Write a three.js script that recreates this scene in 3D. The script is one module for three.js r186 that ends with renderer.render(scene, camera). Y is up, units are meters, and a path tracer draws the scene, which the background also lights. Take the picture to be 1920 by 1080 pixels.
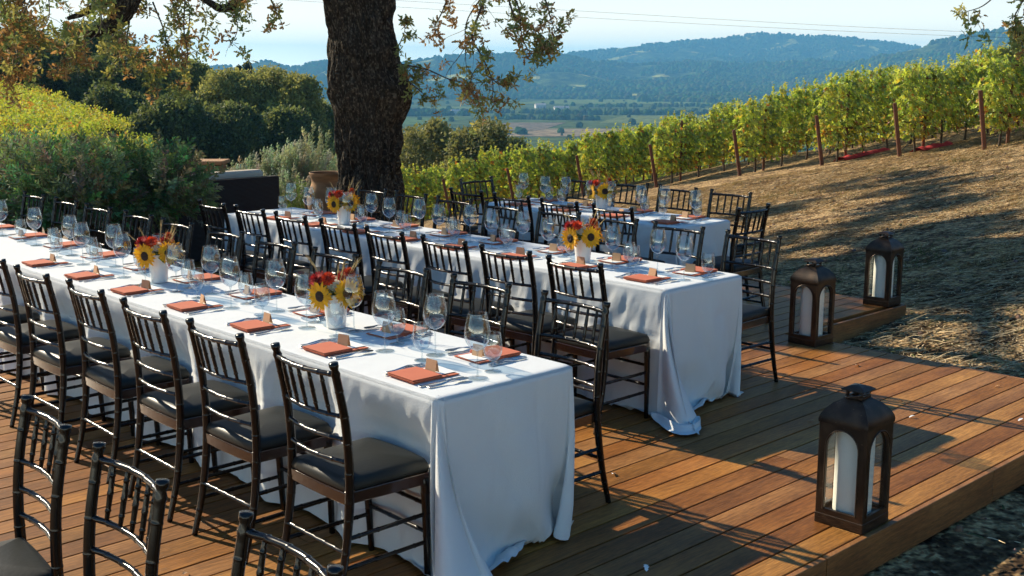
import * as THREE from 'three';
import { mergeGeometries } from 'three/addons/utils/BufferGeometryUtils.js';
import { RoundedBoxGeometry } from 'three/addons/geometries/RoundedBoxGeometry.js';

// ------------------------------------------------------------------ camera, sky, sun, exposure
const scene = new THREE.Scene();
const D2R = Math.PI / 180;
const YAW = 43.5 * D2R, PITCH = 10.67 * D2R, EYE = 1.97;
const FW = new THREE.Vector3(Math.sin(YAW), 0, -Math.cos(YAW)), RT = new THREE.Vector3(Math.cos(YAW), 0, Math.sin(YAW));
const camera = new THREE.PerspectiveCamera(28.0, 16 / 9, 0.1, 30000);
camera.position.set(0, EYE, 0);
camera.lookAt(FW.x * Math.cos(PITCH), EYE - Math.sin(PITCH), FW.z * Math.cos(PITCH));

const SUN = new THREE.Vector3(-0.13, 0.565, -1).normalize();
const sun = new THREE.DirectionalLight(new THREE.Color().setRGB(1.0, 0.87, 0.66), 5.0);
sun.position.set(5 + SUN.x * 120, SUN.y * 120, -5 + SUN.z * 120);
sun.target.position.set(5, 0, -5);
sun.castShadow = true;
sun.shadow.radius = 1.2;
sun.shadow.mapSize.set(4096, 4096);
Object.assign(sun.shadow.camera, { left: -45, right: 45, top: 45, bottom: -45, near: 1, far: 320 });
scene.add(sun, sun.target);

function makeSky() {
  const w = 512, h = 256, data = new Float32Array(w * h * 4);
  const zen = [0.010, 0.080, 0.235], hor = [0.56, 0.66, 0.68], low = [2.5, 2.1, 1.3], v = new THREE.Vector3();
  for (let j = 0; j < h; j++) {
    const el = ((j + 0.5) / h - 0.5) * Math.PI;
    for (let i = 0; i < w; i++) {
      const az = ((i + 0.5) / w - 0.5) * 2 * Math.PI;
      v.set(Math.cos(el) * Math.cos(az), Math.sin(el), Math.cos(el) * Math.sin(az));
      const e = Math.max(0, el) / D2R, k = Math.exp(-e / 7.5);
      const g = Math.acos(Math.min(1, Math.max(-1, v.dot(SUN)))) / D2R, glow = 0.55 * Math.exp(-g / 16) + 0.12 * Math.exp(-g / 45);
      const o = (j * w + i) * 4, q = 0.86 + 0.14 * Math.cos(g * D2R);
      for (let c = 0; c < 3; c++) data[o + c] = (zen[c] * (1 - k) + hor[c] * k + low[c] * Math.exp(-e / 2.4)) * q + glow * [1, 0.93, 0.8][c] * (0.35 + 0.65 * k);
      data[o + 3] = 1;
    }
  }
  const t = new THREE.DataTexture(data, w, h, THREE.RGBAFormat, THREE.FloatType);
  t.mapping = THREE.EquirectangularReflectionMapping; t.magFilter = THREE.LinearFilter; t.minFilter = THREE.LinearFilter; t.needsUpdate = true;
  return t;
}
scene.background = makeSky();
scene.environment = scene.background;
scene.fog = new THREE.FogExp2(new THREE.Color().setRGB(0.19, 0.58, 1.0), 0.00016);

const renderer = new THREE.WebGLRenderer({ antialias: true });
renderer.setSize(1024, 576);
renderer.toneMapping = THREE.LinearToneMapping;
renderer.toneMappingExposure = 1.75;
renderer.shadowMap.enabled = true;

// ------------------------------------------------------------------ helpers
function rng(seed) { let a = seed >>> 0; return () => { a = (a + 0x6D2B79F5) | 0; let t = Math.imul(a ^ (a >>> 15), 1 | a); t = (t + Math.imul(t ^ (t >>> 7), 61 | t)) ^ t; return ((t ^ (t >>> 14)) >>> 0) / 4294967296; }; }
const V = (x, y, z) => new THREE.Vector3(x, y, z);
const W = (r, y, d) => V(RT.x * r + FW.x * d, y, RT.z * r + FW.z * d);          // site axes turned with the view: r across, d away
const RD = (x, z) => [RT.x * x + RT.z * z, FW.x * x + FW.z * z];
const clamp = (x, a, b) => Math.min(b, Math.max(a, x)), lerp = (a, b, t) => a + (b - a) * t;
const sst = (a, b, x) => { const t = clamp((x - a) / (b - a), 0, 1); return t * t * (3 - 2 * t); };
const hash2 = (i, j, s = 0) => { let n = Math.imul(i, 374761393) ^ Math.imul(j, 668265263) ^ Math.imul(s + 11, 1442695041); n = Math.imul(n ^ (n >>> 13), 1274126177); return ((n ^ (n >>> 16)) >>> 0) / 4294967296; };
function vnoise(x, y, s = 0, px = 0, py = 0) {                                  // value noise 0..1, tileable if px, py given
  const i = Math.floor(x), j = Math.floor(y), u = x - i, v = y - j, a = u * u * (3 - 2 * u), b = v * v * (3 - 2 * v);
  const m = (k, p) => p ? ((k % p) + p) % p : k;
  const h = (p, q) => hash2(m(p, px), m(q, py), s);
  return lerp(lerp(h(i, j), h(i + 1, j), a), lerp(h(i, j + 1), h(i + 1, j + 1), a), b);
}
function fbm(x, y, o = 4, s = 0, px = 0, py = 0) { let r = 0, a = 0.5, n = 0; for (let k = 0; k < o; k++) { r += a * vnoise(x, y, s + k, px, py); n += a; a *= 0.5; x *= 2; y *= 2; px *= 2; py *= 2; } return r / n; }
const taken = new Map();
function numbered(n) { const k = taken.get(n) || 0; taken.set(n, k + 1); return k ? `${n}_${String(k).padStart(3, '0')}` : n; }
function mesh(name, geo, mat, parent = scene) {
  const m = new THREE.Mesh(geo, mat); m.name = parent === scene ? numbered(name) : name; m.castShadow = m.receiveShadow = true; parent.add(m); return m;
}
function tag(o, label, category, group, kind) { o.userData.label = label; if (category) o.userData.category = category; if (group) o.userData.group = group; if (kind) o.userData.kind = kind; return o; }
function struct(name, geo, mat, label) { const m = mesh(name, geo, mat); m.userData.kind = 'structure'; if (label) m.userData.label = label; return m; }
function thing(name, label, category, pos = V(0, 0, 0), turn = 0, group) { const g = new THREE.Group(); g.name = numbered(name); scene.add(g); g.position.copy(pos); g.rotation.y = turn; return tag(g, label, category, group); }
function dup(root, pos, turn, label, group) { const c = root.clone(); c.name = numbered(root.name.replace(/_\d{3}$/, '')); c.userData = { ...root.userData }; scene.add(c); c.position.copy(pos); c.rotation.y = turn; if (label) c.userData.label = label; if (group) c.userData.group = group; return c; }
function inst(name, geo, mat, list, parent, kind) {                            // list: [{p, s, q | e, c}]
  const m = new THREE.InstancedMesh(geo, mat, list.length), M = new THREE.Matrix4(), q = new THREE.Quaternion(), s = V(1, 1, 1), e = new THREE.Euler();
  list.forEach((it, i) => {
    if (it.q) q.copy(it.q); else { e.set(it.e[0], it.e[1], it.e[2]); q.setFromEuler(e); }
    if (it.s.isVector3) s.copy(it.s); else s.setScalar(it.s);
    m.setMatrixAt(i, M.compose(it.p, q, s)); if (it.c) m.setColorAt(i, it.c);
  });
  if (parent && parent !== scene) m.userData.kind = 'stuff'; m.name = (!parent || parent === scene) ? numbered(name) : name; m.castShadow = m.receiveShadow = true; (parent || scene).add(m);
  if (kind) m.userData.kind = kind;
  return m;
}
const C = (r, g, b) => new THREE.Color().setRGB(r, g, b);
function std(o) { const c = o.color; const m = new THREE.MeshPhysicalMaterial({ roughness: 0.7, ...o, color: Array.isArray(c) ? C(...c) : c || C(1, 1, 1) }); return m; }
function tex(w, h, fn, srgb = false, rx = 1, ry = 1) {                           // fn(u,v) -> [r,g,b] 0..1 in linear for data, sRGB for colour maps
  const d = new Uint8Array(w * h * 4);
  for (let j = 0; j < h; j++) for (let i = 0; i < w; i++) { const c = fn(i / w, j / h), o = (j * w + i) * 4; for (let k = 0; k < 3; k++) d[o + k] = clamp(Math.round((Array.isArray(c) ? c[k] : c) * 255), 0, 255); d[o + 3] = 255; }
  const t = new THREE.DataTexture(d, w, h); t.wrapS = t.wrapT = THREE.RepeatWrapping; t.magFilter = THREE.LinearFilter; t.minFilter = THREE.LinearFilter; t.repeat.set(rx, ry); if (srgb) t.colorSpace = THREE.SRGBColorSpace; t.needsUpdate = true; return t;
}
function sweep(P, R, seg = 8, cap = true) {                                    // a tube of changing radius along points
  const pos = [], idx = [], uv = [], n = P.length, T = P.map((p, i) => P[Math.min(n - 1, i + 1)].clone().sub(P[Math.max(0, i - 1)]).normalize());
  let N = Math.abs(T[0].y) < 0.9 ? V(0, 1, 0) : V(1, 0, 0); N.cross(T[0]).normalize();
  let len = 0;
  for (let i = 0; i < n; i++) {
    if (i) { len += P[i].distanceTo(P[i - 1]); N.sub(T[i].clone().multiplyScalar(N.dot(T[i]))).normalize(); }
    const B = T[i].clone().cross(N);
    for (let k = 0; k <= seg; k++) { const a = k / seg * Math.PI * 2, c = Math.cos(a) * R[i], s = Math.sin(a) * R[i]; pos.push(P[i].x + N.x * c + B.x * s, P[i].y + N.y * c + B.y * s, P[i].z + N.z * c + B.z * s); uv.push(k / seg, len); }
  }
  const w = seg + 1;
  for (let i = 0; i < n - 1; i++) for (let k = 0; k < seg; k++) { const a = i * w + k, b = a + 1, c = a + w, d = c + 1; idx.push(a, b, c, b, d, c); }
  if (cap) for (const [i, f] of [[0, 1], [n - 1, 0]]) { const c = pos.length / 3; pos.push(P[i].x, P[i].y, P[i].z); uv.push(0.5, 0); for (let k = 0; k < seg; k++) f ? idx.push(c, i * w + k + 1, i * w + k) : idx.push(c, i * w + k, i * w + k + 1); }
  const g = new THREE.BufferGeometry(); g.setAttribute('position', new THREE.Float32BufferAttribute(pos, 3)); g.setAttribute('uv', new THREE.Float32BufferAttribute(uv, 2)); g.setIndex(idx); g.computeVertexNormals(); return g;
}
function rod(ctrl, rf, rings = [], n = 8, seg = 8, ringH = 1.28, ringW = 0.006) {   // turned rod: a curve with raised rings
  const cv = new THREE.CatmullRomCurve3(ctrl), L = cv.getLength(), rad = typeof rf === 'function' ? rf : () => rf, S = [];
  for (let i = 0; i <= n; i++) S.push([i / n, 1]);
  for (const t of rings) { const e = ringW / L; S.push([t - e, 1], [t - e * 0.5, ringH], [t + e * 0.5, ringH], [t + e, 1]); }
  S.sort((a, b) => a[0] - b[0]);
  const F = S.filter(([t]) => t >= 0 && t <= 1);
  return sweep(F.map(([t]) => cv.getPoint(t)), F.map(([t, k]) => rad(t) * k), seg);
}
function grid(nu, nv, fn, close = false) {                                     // fn(i/nu, j/nv) -> [x,y,z,(u,v)]
  const pos = [], uv = [], idx = [];
  for (let j = 0; j <= nv; j++) for (let i = 0; i <= nu; i++) { const p = fn(i / nu, j / nv); pos.push(p[0], p[1], p[2]); uv.push(p.length > 3 ? p[3] : i / nu, p.length > 3 ? p[4] : j / nv); }
  for (let j = 0; j < nv; j++) for (let i = 0; i < nu; i++) { const a = j * (nu + 1) + i, b = a + 1, c = a + nu + 1, d = c + 1; idx.push(a, b, c, b, d, c); }
  const g = new THREE.BufferGeometry(); g.setAttribute('position', new THREE.Float32BufferAttribute(pos, 3)); g.setAttribute('uv', new THREE.Float32BufferAttribute(uv, 2)); g.setIndex(idx); g.computeVertexNormals(); return g;
}
const box = (w, h, d, x = 0, y = 0, z = 0, r = 0) => { const g = r ? new RoundedBoxGeometry(w, h, d, 2, r) : new THREE.BoxGeometry(w, h, d); g.translate(x, y, z); return g; };
const merge = (list) => mergeGeometries(list.map((g) => { const k = g.index ? g.toNonIndexed() : g; for (const n of Object.keys(k.attributes)) if (!['position', 'normal', 'uv'].includes(n)) k.deleteAttribute(n); return k; }));
const ORD = ['first', 'second', 'third', 'fourth', 'fifth', 'sixth', 'seventh', 'eighth', 'ninth', 'tenth', 'eleventh', 'twelfth', 'thirteenth', 'fourteenth'];

// ------------------------------------------------------------------ materials
const grainTex = tex(512, 256, (u, v) => {
  const w = fbm(u * 4, v * 6, 3, 5, 4, 6) * 1.2, g = fbm(u * 5, v * 70 + w * 5, 3, 9, 5, 0), f = fbm(u * 40, v * 128, 3, 14, 40, 128), b = fbm(u * 3, v * 2, 3, 22, 3, 2), sp = vnoise(u * 220, v * 110, 27, 220, 110) > 0.965 ? 0.12 : 0;
  const k = 0.63 + 0.2 * (g - 0.5) + 0.24 * (f - 0.5) + 0.38 * (b - 0.5) + sp;
  return [k, k * (0.93 + 0.1 * b), k * (0.86 + 0.16 * b)];
}, true);
const grainBump = tex(512, 256, (u, v) => fbm(u * 6, v * 90, 3, 31, 6, 90), false);
const plankMats = [[0.92, 0.40, 0.09], [0.94, 0.45, 0.125], [0.70, 0.29, 0.075], [0.88, 0.36, 0.09], [0.76, 0.36, 0.125], [0.64, 0.275, 0.085], [0.84, 0.39, 0.10]].map((c) => std({ color: c, map: grainTex, bumpMap: grainBump, bumpScale: 0.0012, roughness: 0.52, specularIntensity: 0.4 }));
const fasciaMat = std({ color: [0.76, 0.34, 0.105], map: grainTex, bumpMap: grainBump, bumpScale: 0.0012, roughness: 0.6 });
const underMat = std({ color: [0.24, 0.17, 0.10], roughness: 0.95 });
const lacquer = std({ color: [0.0042, 0.0028, 0.0026], roughness: 0.24, clearcoat: 0.2, clearcoatRoughness: 0.08, specularIntensity: 0.7 });
const apronMat = std({ color: [0.032, 0.013, 0.007], roughness: 0.18, clearcoat: 0.8, clearcoatRoughness: 0.1 });
const vinyl = std({ color: [0.012, 0.0135, 0.0115], roughness: 0.46, specularIntensity: 0.6, bumpMap: tex(128, 128, (u, v) => fbm(u * 32, v * 32, 3, 3, 32, 32)), bumpScale: 0.0004 });
const clothTex = tex(512, 512, (u, v) => 0.5 + 0.5 * (fbm(u * 8, v * 8, 4, 40, 8, 8) - 0.5) + 0.12 * (vnoise(u * 256, v * 256, 4, 256, 256) - 0.5));
const clothMat = std({ color: [0.66, 0.69, 0.70], roughness: 0.9, side: THREE.DoubleSide, bumpMap: clothTex, bumpScale: 0.004, sheen: 0.25, sheenRoughness: 0.6, sheenColor: C(1, 1, 1) });
const napkinMat = std({ color: [0.52, 0.135, 0.068], roughness: 0.88, bumpMap: tex(128, 128, (u, v) => vnoise(u * 64, v * 64, 7, 64, 64)), bumpScale: 0.0005, side: THREE.DoubleSide });
const paperMat = std({ color: [0.8, 0.79, 0.77], roughness: 0.8 });
const kraftMat = std({ color: [0.50, 0.30, 0.165], roughness: 0.85, side: THREE.DoubleSide });
const steel = std({ color: [0.62, 0.62, 0.62], metalness: 1, roughness: 0.2 });
const bowlGlass = std({ color: [0.9, 0.94, 0.965], roughness: 0.0, transmission: 1, thickness: 0, ior: 1.75, side: THREE.DoubleSide });
const stemGlass = std({ color: [0.86, 0.9, 0.92], roughness: 0.0, transmission: 1, thickness: 0, ior: 1.75, side: THREE.DoubleSide });
const paneGlass = std({ color: [0.93, 0.96, 0.96], roughness: 0.02, transmission: 1, thickness: 0, ior: 1.5, side: THREE.DoubleSide });
const ceramic = std({ color: [0.78, 0.78, 0.76], roughness: 0.22, clearcoat: 0.4 });
const bronzeTex = tex(256, 256, (u, v) => { const k = 0.62 + 0.5 * (fbm(u * 10, v * 10, 4, 61, 10, 10) - 0.5) + (vnoise(u * 90, v * 90, 63, 90, 90) > 0.93 ? 0.35 : 0); return [k, k * 0.95, k * 0.9]; }, true);
const bronze = std({ color: [0.135, 0.09, 0.058], map: bronzeTex, metalness: 0.5, roughness: 0.4, bumpMap: bronzeTex, bumpScale: 0.0008 });
const candleMat = std({ color: [0.82, 0.79, 0.70], roughness: 0.6 });
const leafMat = (o = {}) => std({ roughness: 0.93, side: THREE.DoubleSide, transmission: 0.5, thickness: 0, specularIntensity: 0.7, ...o });
// ------------------------------------------------------------------ terrain
const FLOOR = -90, ZF0 = -2.338;
function groundY(r, d) {
  const n = sst(5, 13, d + Math.max(0, r - 3) * 0.8), left = sst(-5, -20, r);
  let plane = 0.03 + 0.181 * Math.max(r, -7) - 0.071 * d; if (d > 46) plane -= 0.24 * (d - 46);
  let hill = -0.19 - 1.4 * sst(7, 30, d) - (d > 30 ? 0.03 * (d - 30) + 0.3 * Math.max(0, d - 150) : 0) + sst(7, 30, d) * 0.155 * Math.max(0, -r - 14) + sst(30, 60, d) * 0.3;
  if (r < -5 && d > 30) { const dm = Math.max(44, 80 - 206 * (r / d + 0.44)); hill -= 0.13 * Math.max(0, d - dm) * sst(20, 45, d); }
  let y = lerp(-0.19, lerp(plane, hill, left), n);
  y += 34 * Math.exp(-(((r - 30) / 75) ** 2) - (((d - 430) / 90) ** 2)) + 22 * Math.exp(-(((r + 60) / 60) ** 2) - (((d - 420) / 100) ** 2));
  y = Math.max(FLOOR - 1, y);
  const nr = sst(8.5, 14, d) + sst(4, 8, r);
  return y + Math.min(1, nr) * (0.16 * (fbm(r * 0.35 + 40, d * 0.35 + 40, 4, 77) - 0.5) + (d > 60 ? 1.2 * (fbm(r * 0.05 + 9, d * 0.05, 3, 78) - 0.5) : 0));
}
const soilTex = tex(1024, 1024, (u, v) => {
  const a = fbm(u * 10, v * 10, 5, 101, 10, 10), b = fbm(u * 90, v * 90, 3, 111, 90, 90), s = fbm(u * 48, v * 48, 4, 121, 48, 48), w = sst(0.40, 0.60, a * 0.45 + s * 0.55);
  const k = 0.52 + 1.1 * (b - 0.5), q = 0.5 + k * 0.9;
  return [lerp(0.37, 0.73, w) * q, lerp(0.305, 0.635, w) * q, lerp(0.24, 0.49, w) * q];
}, true);
const soilBump = tex(512, 512, (u, v) => 0.6 * fbm(u * 24, v * 24, 5, 131, 24, 24) + 0.4 * vnoise(u * 120, v * 120, 9, 120, 120));
const soilMat = std({ map: soilTex, bumpMap: soilBump, bumpScale: 0.09, roughness: 0.97, vertexColors: true, specularIntensity: 0.2 });
{
  const g = grid(300, 330, (a, b) => {
    const u = a * 2 - 1, r = 5 + Math.sign(u) * Math.pow(Math.abs(u), 2.6) * 620, d = -14 + Math.pow(b, 2.9) * 700;
    const p = W(r, groundY(r, d), d); return [p.x, p.y, p.z, p.x / 2.6, p.z / 2.6];
  });
  const P = g.attributes.position, col = [];
  for (let i = 0; i < P.count; i++) {
    const [r, d] = RD(P.getX(i), P.getZ(i)), n = fbm(r * 0.5 + 3, d * 0.5, 4, 141), far = sst(34, 60, d), left = sst(-5, -12, r);
    const zz = P.getZ(i), bare = sst(ZF0 - 0.1, ZF0 + 0.25, zz + 0.7 * (fbm(r * 1.3, d * 1.3, 3, 149) - 0.5)) * sst(10.5, 8.5, P.getX(i));      // bare soil before the deck, with its shade painted darker into the colour
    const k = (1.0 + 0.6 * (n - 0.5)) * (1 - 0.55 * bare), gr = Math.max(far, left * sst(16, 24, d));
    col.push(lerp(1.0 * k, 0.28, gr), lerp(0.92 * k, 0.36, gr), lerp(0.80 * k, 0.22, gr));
  }
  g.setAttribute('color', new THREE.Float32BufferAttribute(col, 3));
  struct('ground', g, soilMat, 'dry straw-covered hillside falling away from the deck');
}
const noiseField = tex(512, 512, (u, v) => { const k = 0.62 + 0.5 * (fbm(u * 16, v * 16, 5, 151, 16, 16) - 0.5); return [k, k, k]; }, true);
const valleyMat = std({ color: [0.24, 0.32, 0.11], map: noiseField, roughness: 1, specularIntensity: 0 });
struct('valley_floor', grid(40, 60, (a, b) => { const d = 380 + b * 7400, r = (a - 0.5) * (3500 + d * 1.3), p = W(r, FLOOR, d); return [p.x, p.y, p.z, r / 300, d / 300]; }), valleyMat, 'broad green valley floor with vineyards and tree lines');
function field(r0, r1, d0, d1, color, label, skew = 0) {
  const m = std({ color, map: noiseField, roughness: 1, specularIntensity: 0 });
  struct('field', grid(8, 4, (a, b) => { const d = lerp(d0, d1, b), r = lerp(r0, r1, a) + skew * (b - 0.5) + 18 * (vnoise(a * 5, b * 3, r0 | 0) - 0.5), p = W(r, FLOOR + 0.6, d); return [p.x, p.y, p.z, r / 120, d / 120]; }), m, label);
}
field(-40, 70, 1800, 2080, [0.52, 0.43, 0.32], 'greyish tan fallow field beyond the wooded knoll', 60);
field(10, 165, 1640, 1860, [0.78, 0.60, 0.38], 'pale tan bare field behind the wooded knoll', 80);
field(150, 270, 1330, 1580, [0.24, 0.38, 0.10], 'round green vineyard block low on the valley floor', 30);
field(60, 900, 3250, 3720, [0.42, 0.55, 0.18], 'long pale green vineyard strip at the foot of the hills', 200);
field(190, 420, 2050, 2400, [0.42, 0.50, 0.18], 'light green vineyard behind the tree belts', 80);
field(-330, -110, 2000, 2300, [0.30, 0.45, 0.14], 'green vineyard field glimpsed beside the oak trunk', 90);
field(-260, -60, 2700, 3000, [0.40, 0.52, 0.18], 'bright green meadow beyond the oak trunk', 90);
field(420, 900, 2500, 2900, [0.40, 0.50, 0.19], 'hazy green vineyard above the vine tops', 120);

// forested ridges: crest given across (r) in metres at a distance
const hillTex = tex(1024, 1024, (u, v) => { const a = fbm(u * 22, v * 22, 5, 161, 22, 22), b = vnoise(u * 240, v * 240, 165, 240, 240), k = 0.34 + 0.55 * (a - 0.5) + 0.3 * (b - 0.5); const dry = sst(0.59, 0.66, fbm(u * 9, v * 9, 4, 171, 9, 9)); return [k * 0.92 + dry * 0.42, k + dry * 0.34, k * 0.74 + dry * 0.22]; }, true);
const hillMat = std({ color: [0.75, 0.85, 0.55], map: hillTex, roughness: 1, specularIntensity: 0 });
const treeSpots = [];
function ridge(name, crest, D, span, seed, label, nTrees) {
  const at = (r) => { if (r <= crest[0][0]) return crest[0][1]; for (let i = 1; i < crest.length; i++) if (r <= crest[i][0]) { const [a, ya] = crest[i - 1], [b, yb] = crest[i], t = (r - a) / (b - a); return lerp(ya, yb, t * t * (3 - 2 * t) * 0.5 + t * 0.5); } return crest[crest.length - 1][1]; };
  const r0 = crest[0][0], r1 = crest[crest.length - 1][0];
  const Y = (r, t) => {                                                      // t: 0 foot .. 1 crest .. 1.4 behind
    const h = Math.max(12, at(r) - FLOOR) + 5 * (fbm(r / 60, seed, 3, seed) - 0.5) * 2, s = t <= 1 ? Math.pow(t, 1.25) : 1 - (t - 1) * 0.9;
    const sp = Math.abs(fbm(r / (span * 0.33), t * 1.1 + seed, 4, seed) - 0.5) * 2, dip = Math.sin(Math.PI * clamp(t, 0, 1));
    return FLOOR - 1 + h * s * (1 - 0.95 * sp * dip) + dip * 0.36 * h * (fbm(r / (span * 0.15), t * 4, 3, seed + 9) - 0.5);
  };
  const pt = (r, t) => { const d = D + (t - 1) * span, k = d / D; return W(r * k, Y(r, t), d); };
  struct(name, grid(260, 64, (a, b) => { const r = lerp(r0, r1, a), t = b * 1.4, p = pt(r, t); return [p.x, p.y, p.z, r / 900, t * span / 900]; }), hillMat, label);
  const R = rng(seed + 5);
  for (let i = 0; i < nTrees; i++) { const r = lerp(r0, r1, R()), t = 0.02 + R() * 1.05, bald = fbm(r / 260, t * span / 260, 3, seed + 20); if (bald > 0.6) continue; const p = pt(r, t), s = (5 + R() * 6); p.y += s * 0.4; treeSpots.push({ p, s: V(s, s * (0.9 + R() * 0.7), s), e: [0, R() * 6, 0], c: C(0.05 + R() * 0.07, 0.085 + R() * 0.08, 0.03 + R() * 0.03) }); }
}
const CA = [[-1400, 20], [-217, 44.7], [253, 105], [579, 133.5], [868, 169], [1228, 200.8], [1444, 215], [1696, 250], [1913, 236], [2130, 229], [2493, 194], [2712, 165], [2895, 133.5], [3224, 87], [3771, 44.7], [5200, 30]];
const CB = [[-3600, 50], [-2600, 45], [-1802, 32], [-1473, 7], [-1320, 19.5], [-1192, 44.4], [-1054, 12], [-888, 37], [-711, 27], [-508, 37], [-330, 62], [-152, 74], [101, 79], [253.5, 69], [381, 44], [609, 24.5], [863, 37], [1117, 27], [1319, 49], [1624, 37], [2007, 7], [2644, -18], [3600, -20]];
const CC = [[500, -84], [713, -80], [1027, -60], [1232, -14.5], [1375, 37], [1540, 77.6], [1703, 118], [1847, 145], [1990, 173], [2359, 209], [3200, 230], [4200, 190]];
ridge('far_mountain', CA, 8000, 2300, 201, 'highest hazy blue mountain on the skyline', 26000);
ridge('forested_ridge', CB, 5600, 1700, 233, 'blue-green wooded ridge across the valley', 42000);
ridge('right_hill', CC, 4600, 1300, 271, 'darker wooded hill dropping from the right behind the vines', 24000);
function blobGeo(seed, detail = 1) {
  const g = new THREE.IcosahedronGeometry(1, detail), P = g.attributes.position, v = V();
  for (let i = 0; i < P.count; i++) { v.fromBufferAttribute(P, i); const k = 0.78 + 0.5 * fbm(v.x * 1.8 + seed, v.y * 1.8 + v.z * 1.3 + 7, 3, seed); P.setXYZ(i, v.x * k, v.y * k, v.z * k); }
  g.computeVertexNormals(); return g;
}
const blobMat = std({ color: [1, 1, 1], roughness: 1, specularIntensity: 0 });
tag(inst('forest', blobGeo(3, 1), blobMat, treeSpots, scene, 'stuff'), 'dense forest covering the far ridges');
// valley trees: belts and scattered
{
  const R = rng(71), L = [], cones = [];
  const put = (r, d, s, con) => { const y = Math.max(FLOOR, groundY(r, d)), p = W(r, y + s * 0.55, d), c = C(0.04 + R() * 0.05, 0.075 + R() * 0.06, 0.026 + R() * 0.02); (con ? cones : L).push({ p: con ? p.setY(y) : p, s: con ? V(s * 0.42, s * 2.2, s * 0.42) : V(s, s * (0.8 + R() * 0.4), s), e: [0, R() * 6, 0], c }); };
  const belt = (r0, d0, r1, d1, n, wid, smin, smax, con = 0.05) => { for (let i = 0; i < n; i++) { const t = R(); put(lerp(r0, r1, t) + (R() - 0.5) * wid, lerp(d0, d1, t) + (R() - 0.5) * wid, lerp(smin, smax, R()), R() < con); } };
  belt(-300, 1740, 30, 1700, 60, 30, 4, 7); belt(-20, 2250, 170, 2200, 90, 40, 4, 7, 0.1); belt(60, 2480, 620, 2440, 190, 40, 5, 9, 0.45); belt(-420, 2620, 60, 2560, 120, 50, 4, 7); belt(200, 2980, 1300, 3150, 260, 60, 4, 7);
  belt(180, 1640, 320, 1700, 60, 30, 5, 8); belt(330, 1850, 700, 1750, 110, 40, 5, 8, 0.1); belt(-600, 2380, -100, 2400, 120, 40, 5, 8, 0.1); belt(-320, 1500, -60, 1620, 120, 60, 5, 9); belt(-500, 3780, 1700, 3900, 420, 80, 5, 8); belt(80, 1250, 420, 1290, 120, 40, 4, 7); belt(420, 2100, 900, 2000, 130, 40, 5, 9, 0.15);
  for (let i = 0; i < 260; i++) { const d = 1300 + R() * 2500; put((R() - 0.45) * d * 1.0, d, 3 + R() * 4, R() < 0.08); }
  tag(inst('valley_trees', blobGeo(8, 2), blobMat, L, scene, 'stuff'), 'tree belts and scattered oaks across the valley');
  const cg = new THREE.ConeGeometry(1, 1, 7, 4); cg.translate(0, 0.5, 0); const P = cg.attributes.position; for (let i = 0; i < P.count; i++) { const k = 0.8 + 0.5 * hash2(i, 3); P.setX(i, P.getX(i) * k); P.setZ(i, P.getZ(i) * k); } cg.computeVertexNormals();
  tag(inst('valley_conifers', cg, blobMat, cones, scene, 'stuff'), 'dark conifers standing in the valley tree belts');
  const K = [];
  for (let i = 0; i < 2600; i++) { const r = -150 + R() * 330, d = 300 + R() * 240, y = groundY(r, d); if (fbm(r / 40 + 5, d / 40, 3, 91) > 0.62) continue; const s = 3 + R() * 3.5; K.push({ p: W(r, y + s * 0.5, d), s: V(s, s * (0.8 + R() * 0.4), s), e: [0, R() * 6, 0], c: C(0.045 + R() * 0.05, 0.075 + R() * 0.06, 0.026 + R() * 0.018) }); }
  tag(inst('wooded_knoll', blobGeo(12, 2), blobMat, K, scene, 'stuff'), 'dark oak wood on the knoll below the vines');
}
// farm buildings on the valley floor
{
  const wallM = std({ color: [0.74, 0.72, 0.68], roughness: 0.8 }), roofM = std({ color: [0.52, 0.49, 0.46], roughness: 0.7 });
  const defs = [[112, 2650, 34, 9, 12, 'long white farm building among the valley trees'], [160, 2480, 20, 7, 12, 'small white farmhouse beside the conifer belt'], [70, 2900, 26, 8, 14, 'pale barn near the strip of vineyard'], [620, 2650, 40, 9, 14, 'wide pale winery shed far across the valley'], [-120, 2480, 18, 7, 10, 'pale farmhouse glimpsed below the oak branch']];
  for (const [r, d, w, h, dp, label] of defs) {
    const t = thing('farm_building', label, 'building', W(r, FLOOR, d), YAW * -1 + 0.3);
    mesh('wall', box(w, h, dp, 0, h / 2, 0), wallM, t);
    const s = new THREE.Shape([new THREE.Vector2(-dp / 2 - 1, 0), new THREE.Vector2(dp / 2 + 1, 0), new THREE.Vector2(0, 3.6)]), rg = new THREE.ExtrudeGeometry(s, { depth: w + 1.5, bevelEnabled: false }); rg.rotateY(Math.PI / 2); rg.translate(-(w + 1.5) / 2, h + 0.02, 0);
    mesh('roof', rg, roofM, t);
    for (let i = -1; i <= 1; i++) mesh('door', box(w * 0.14, h * 0.5, 0.3, i * w * 0.28, h * 0.25, dp / 2 + 0.2), roofM, t);
  }
}
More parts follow.
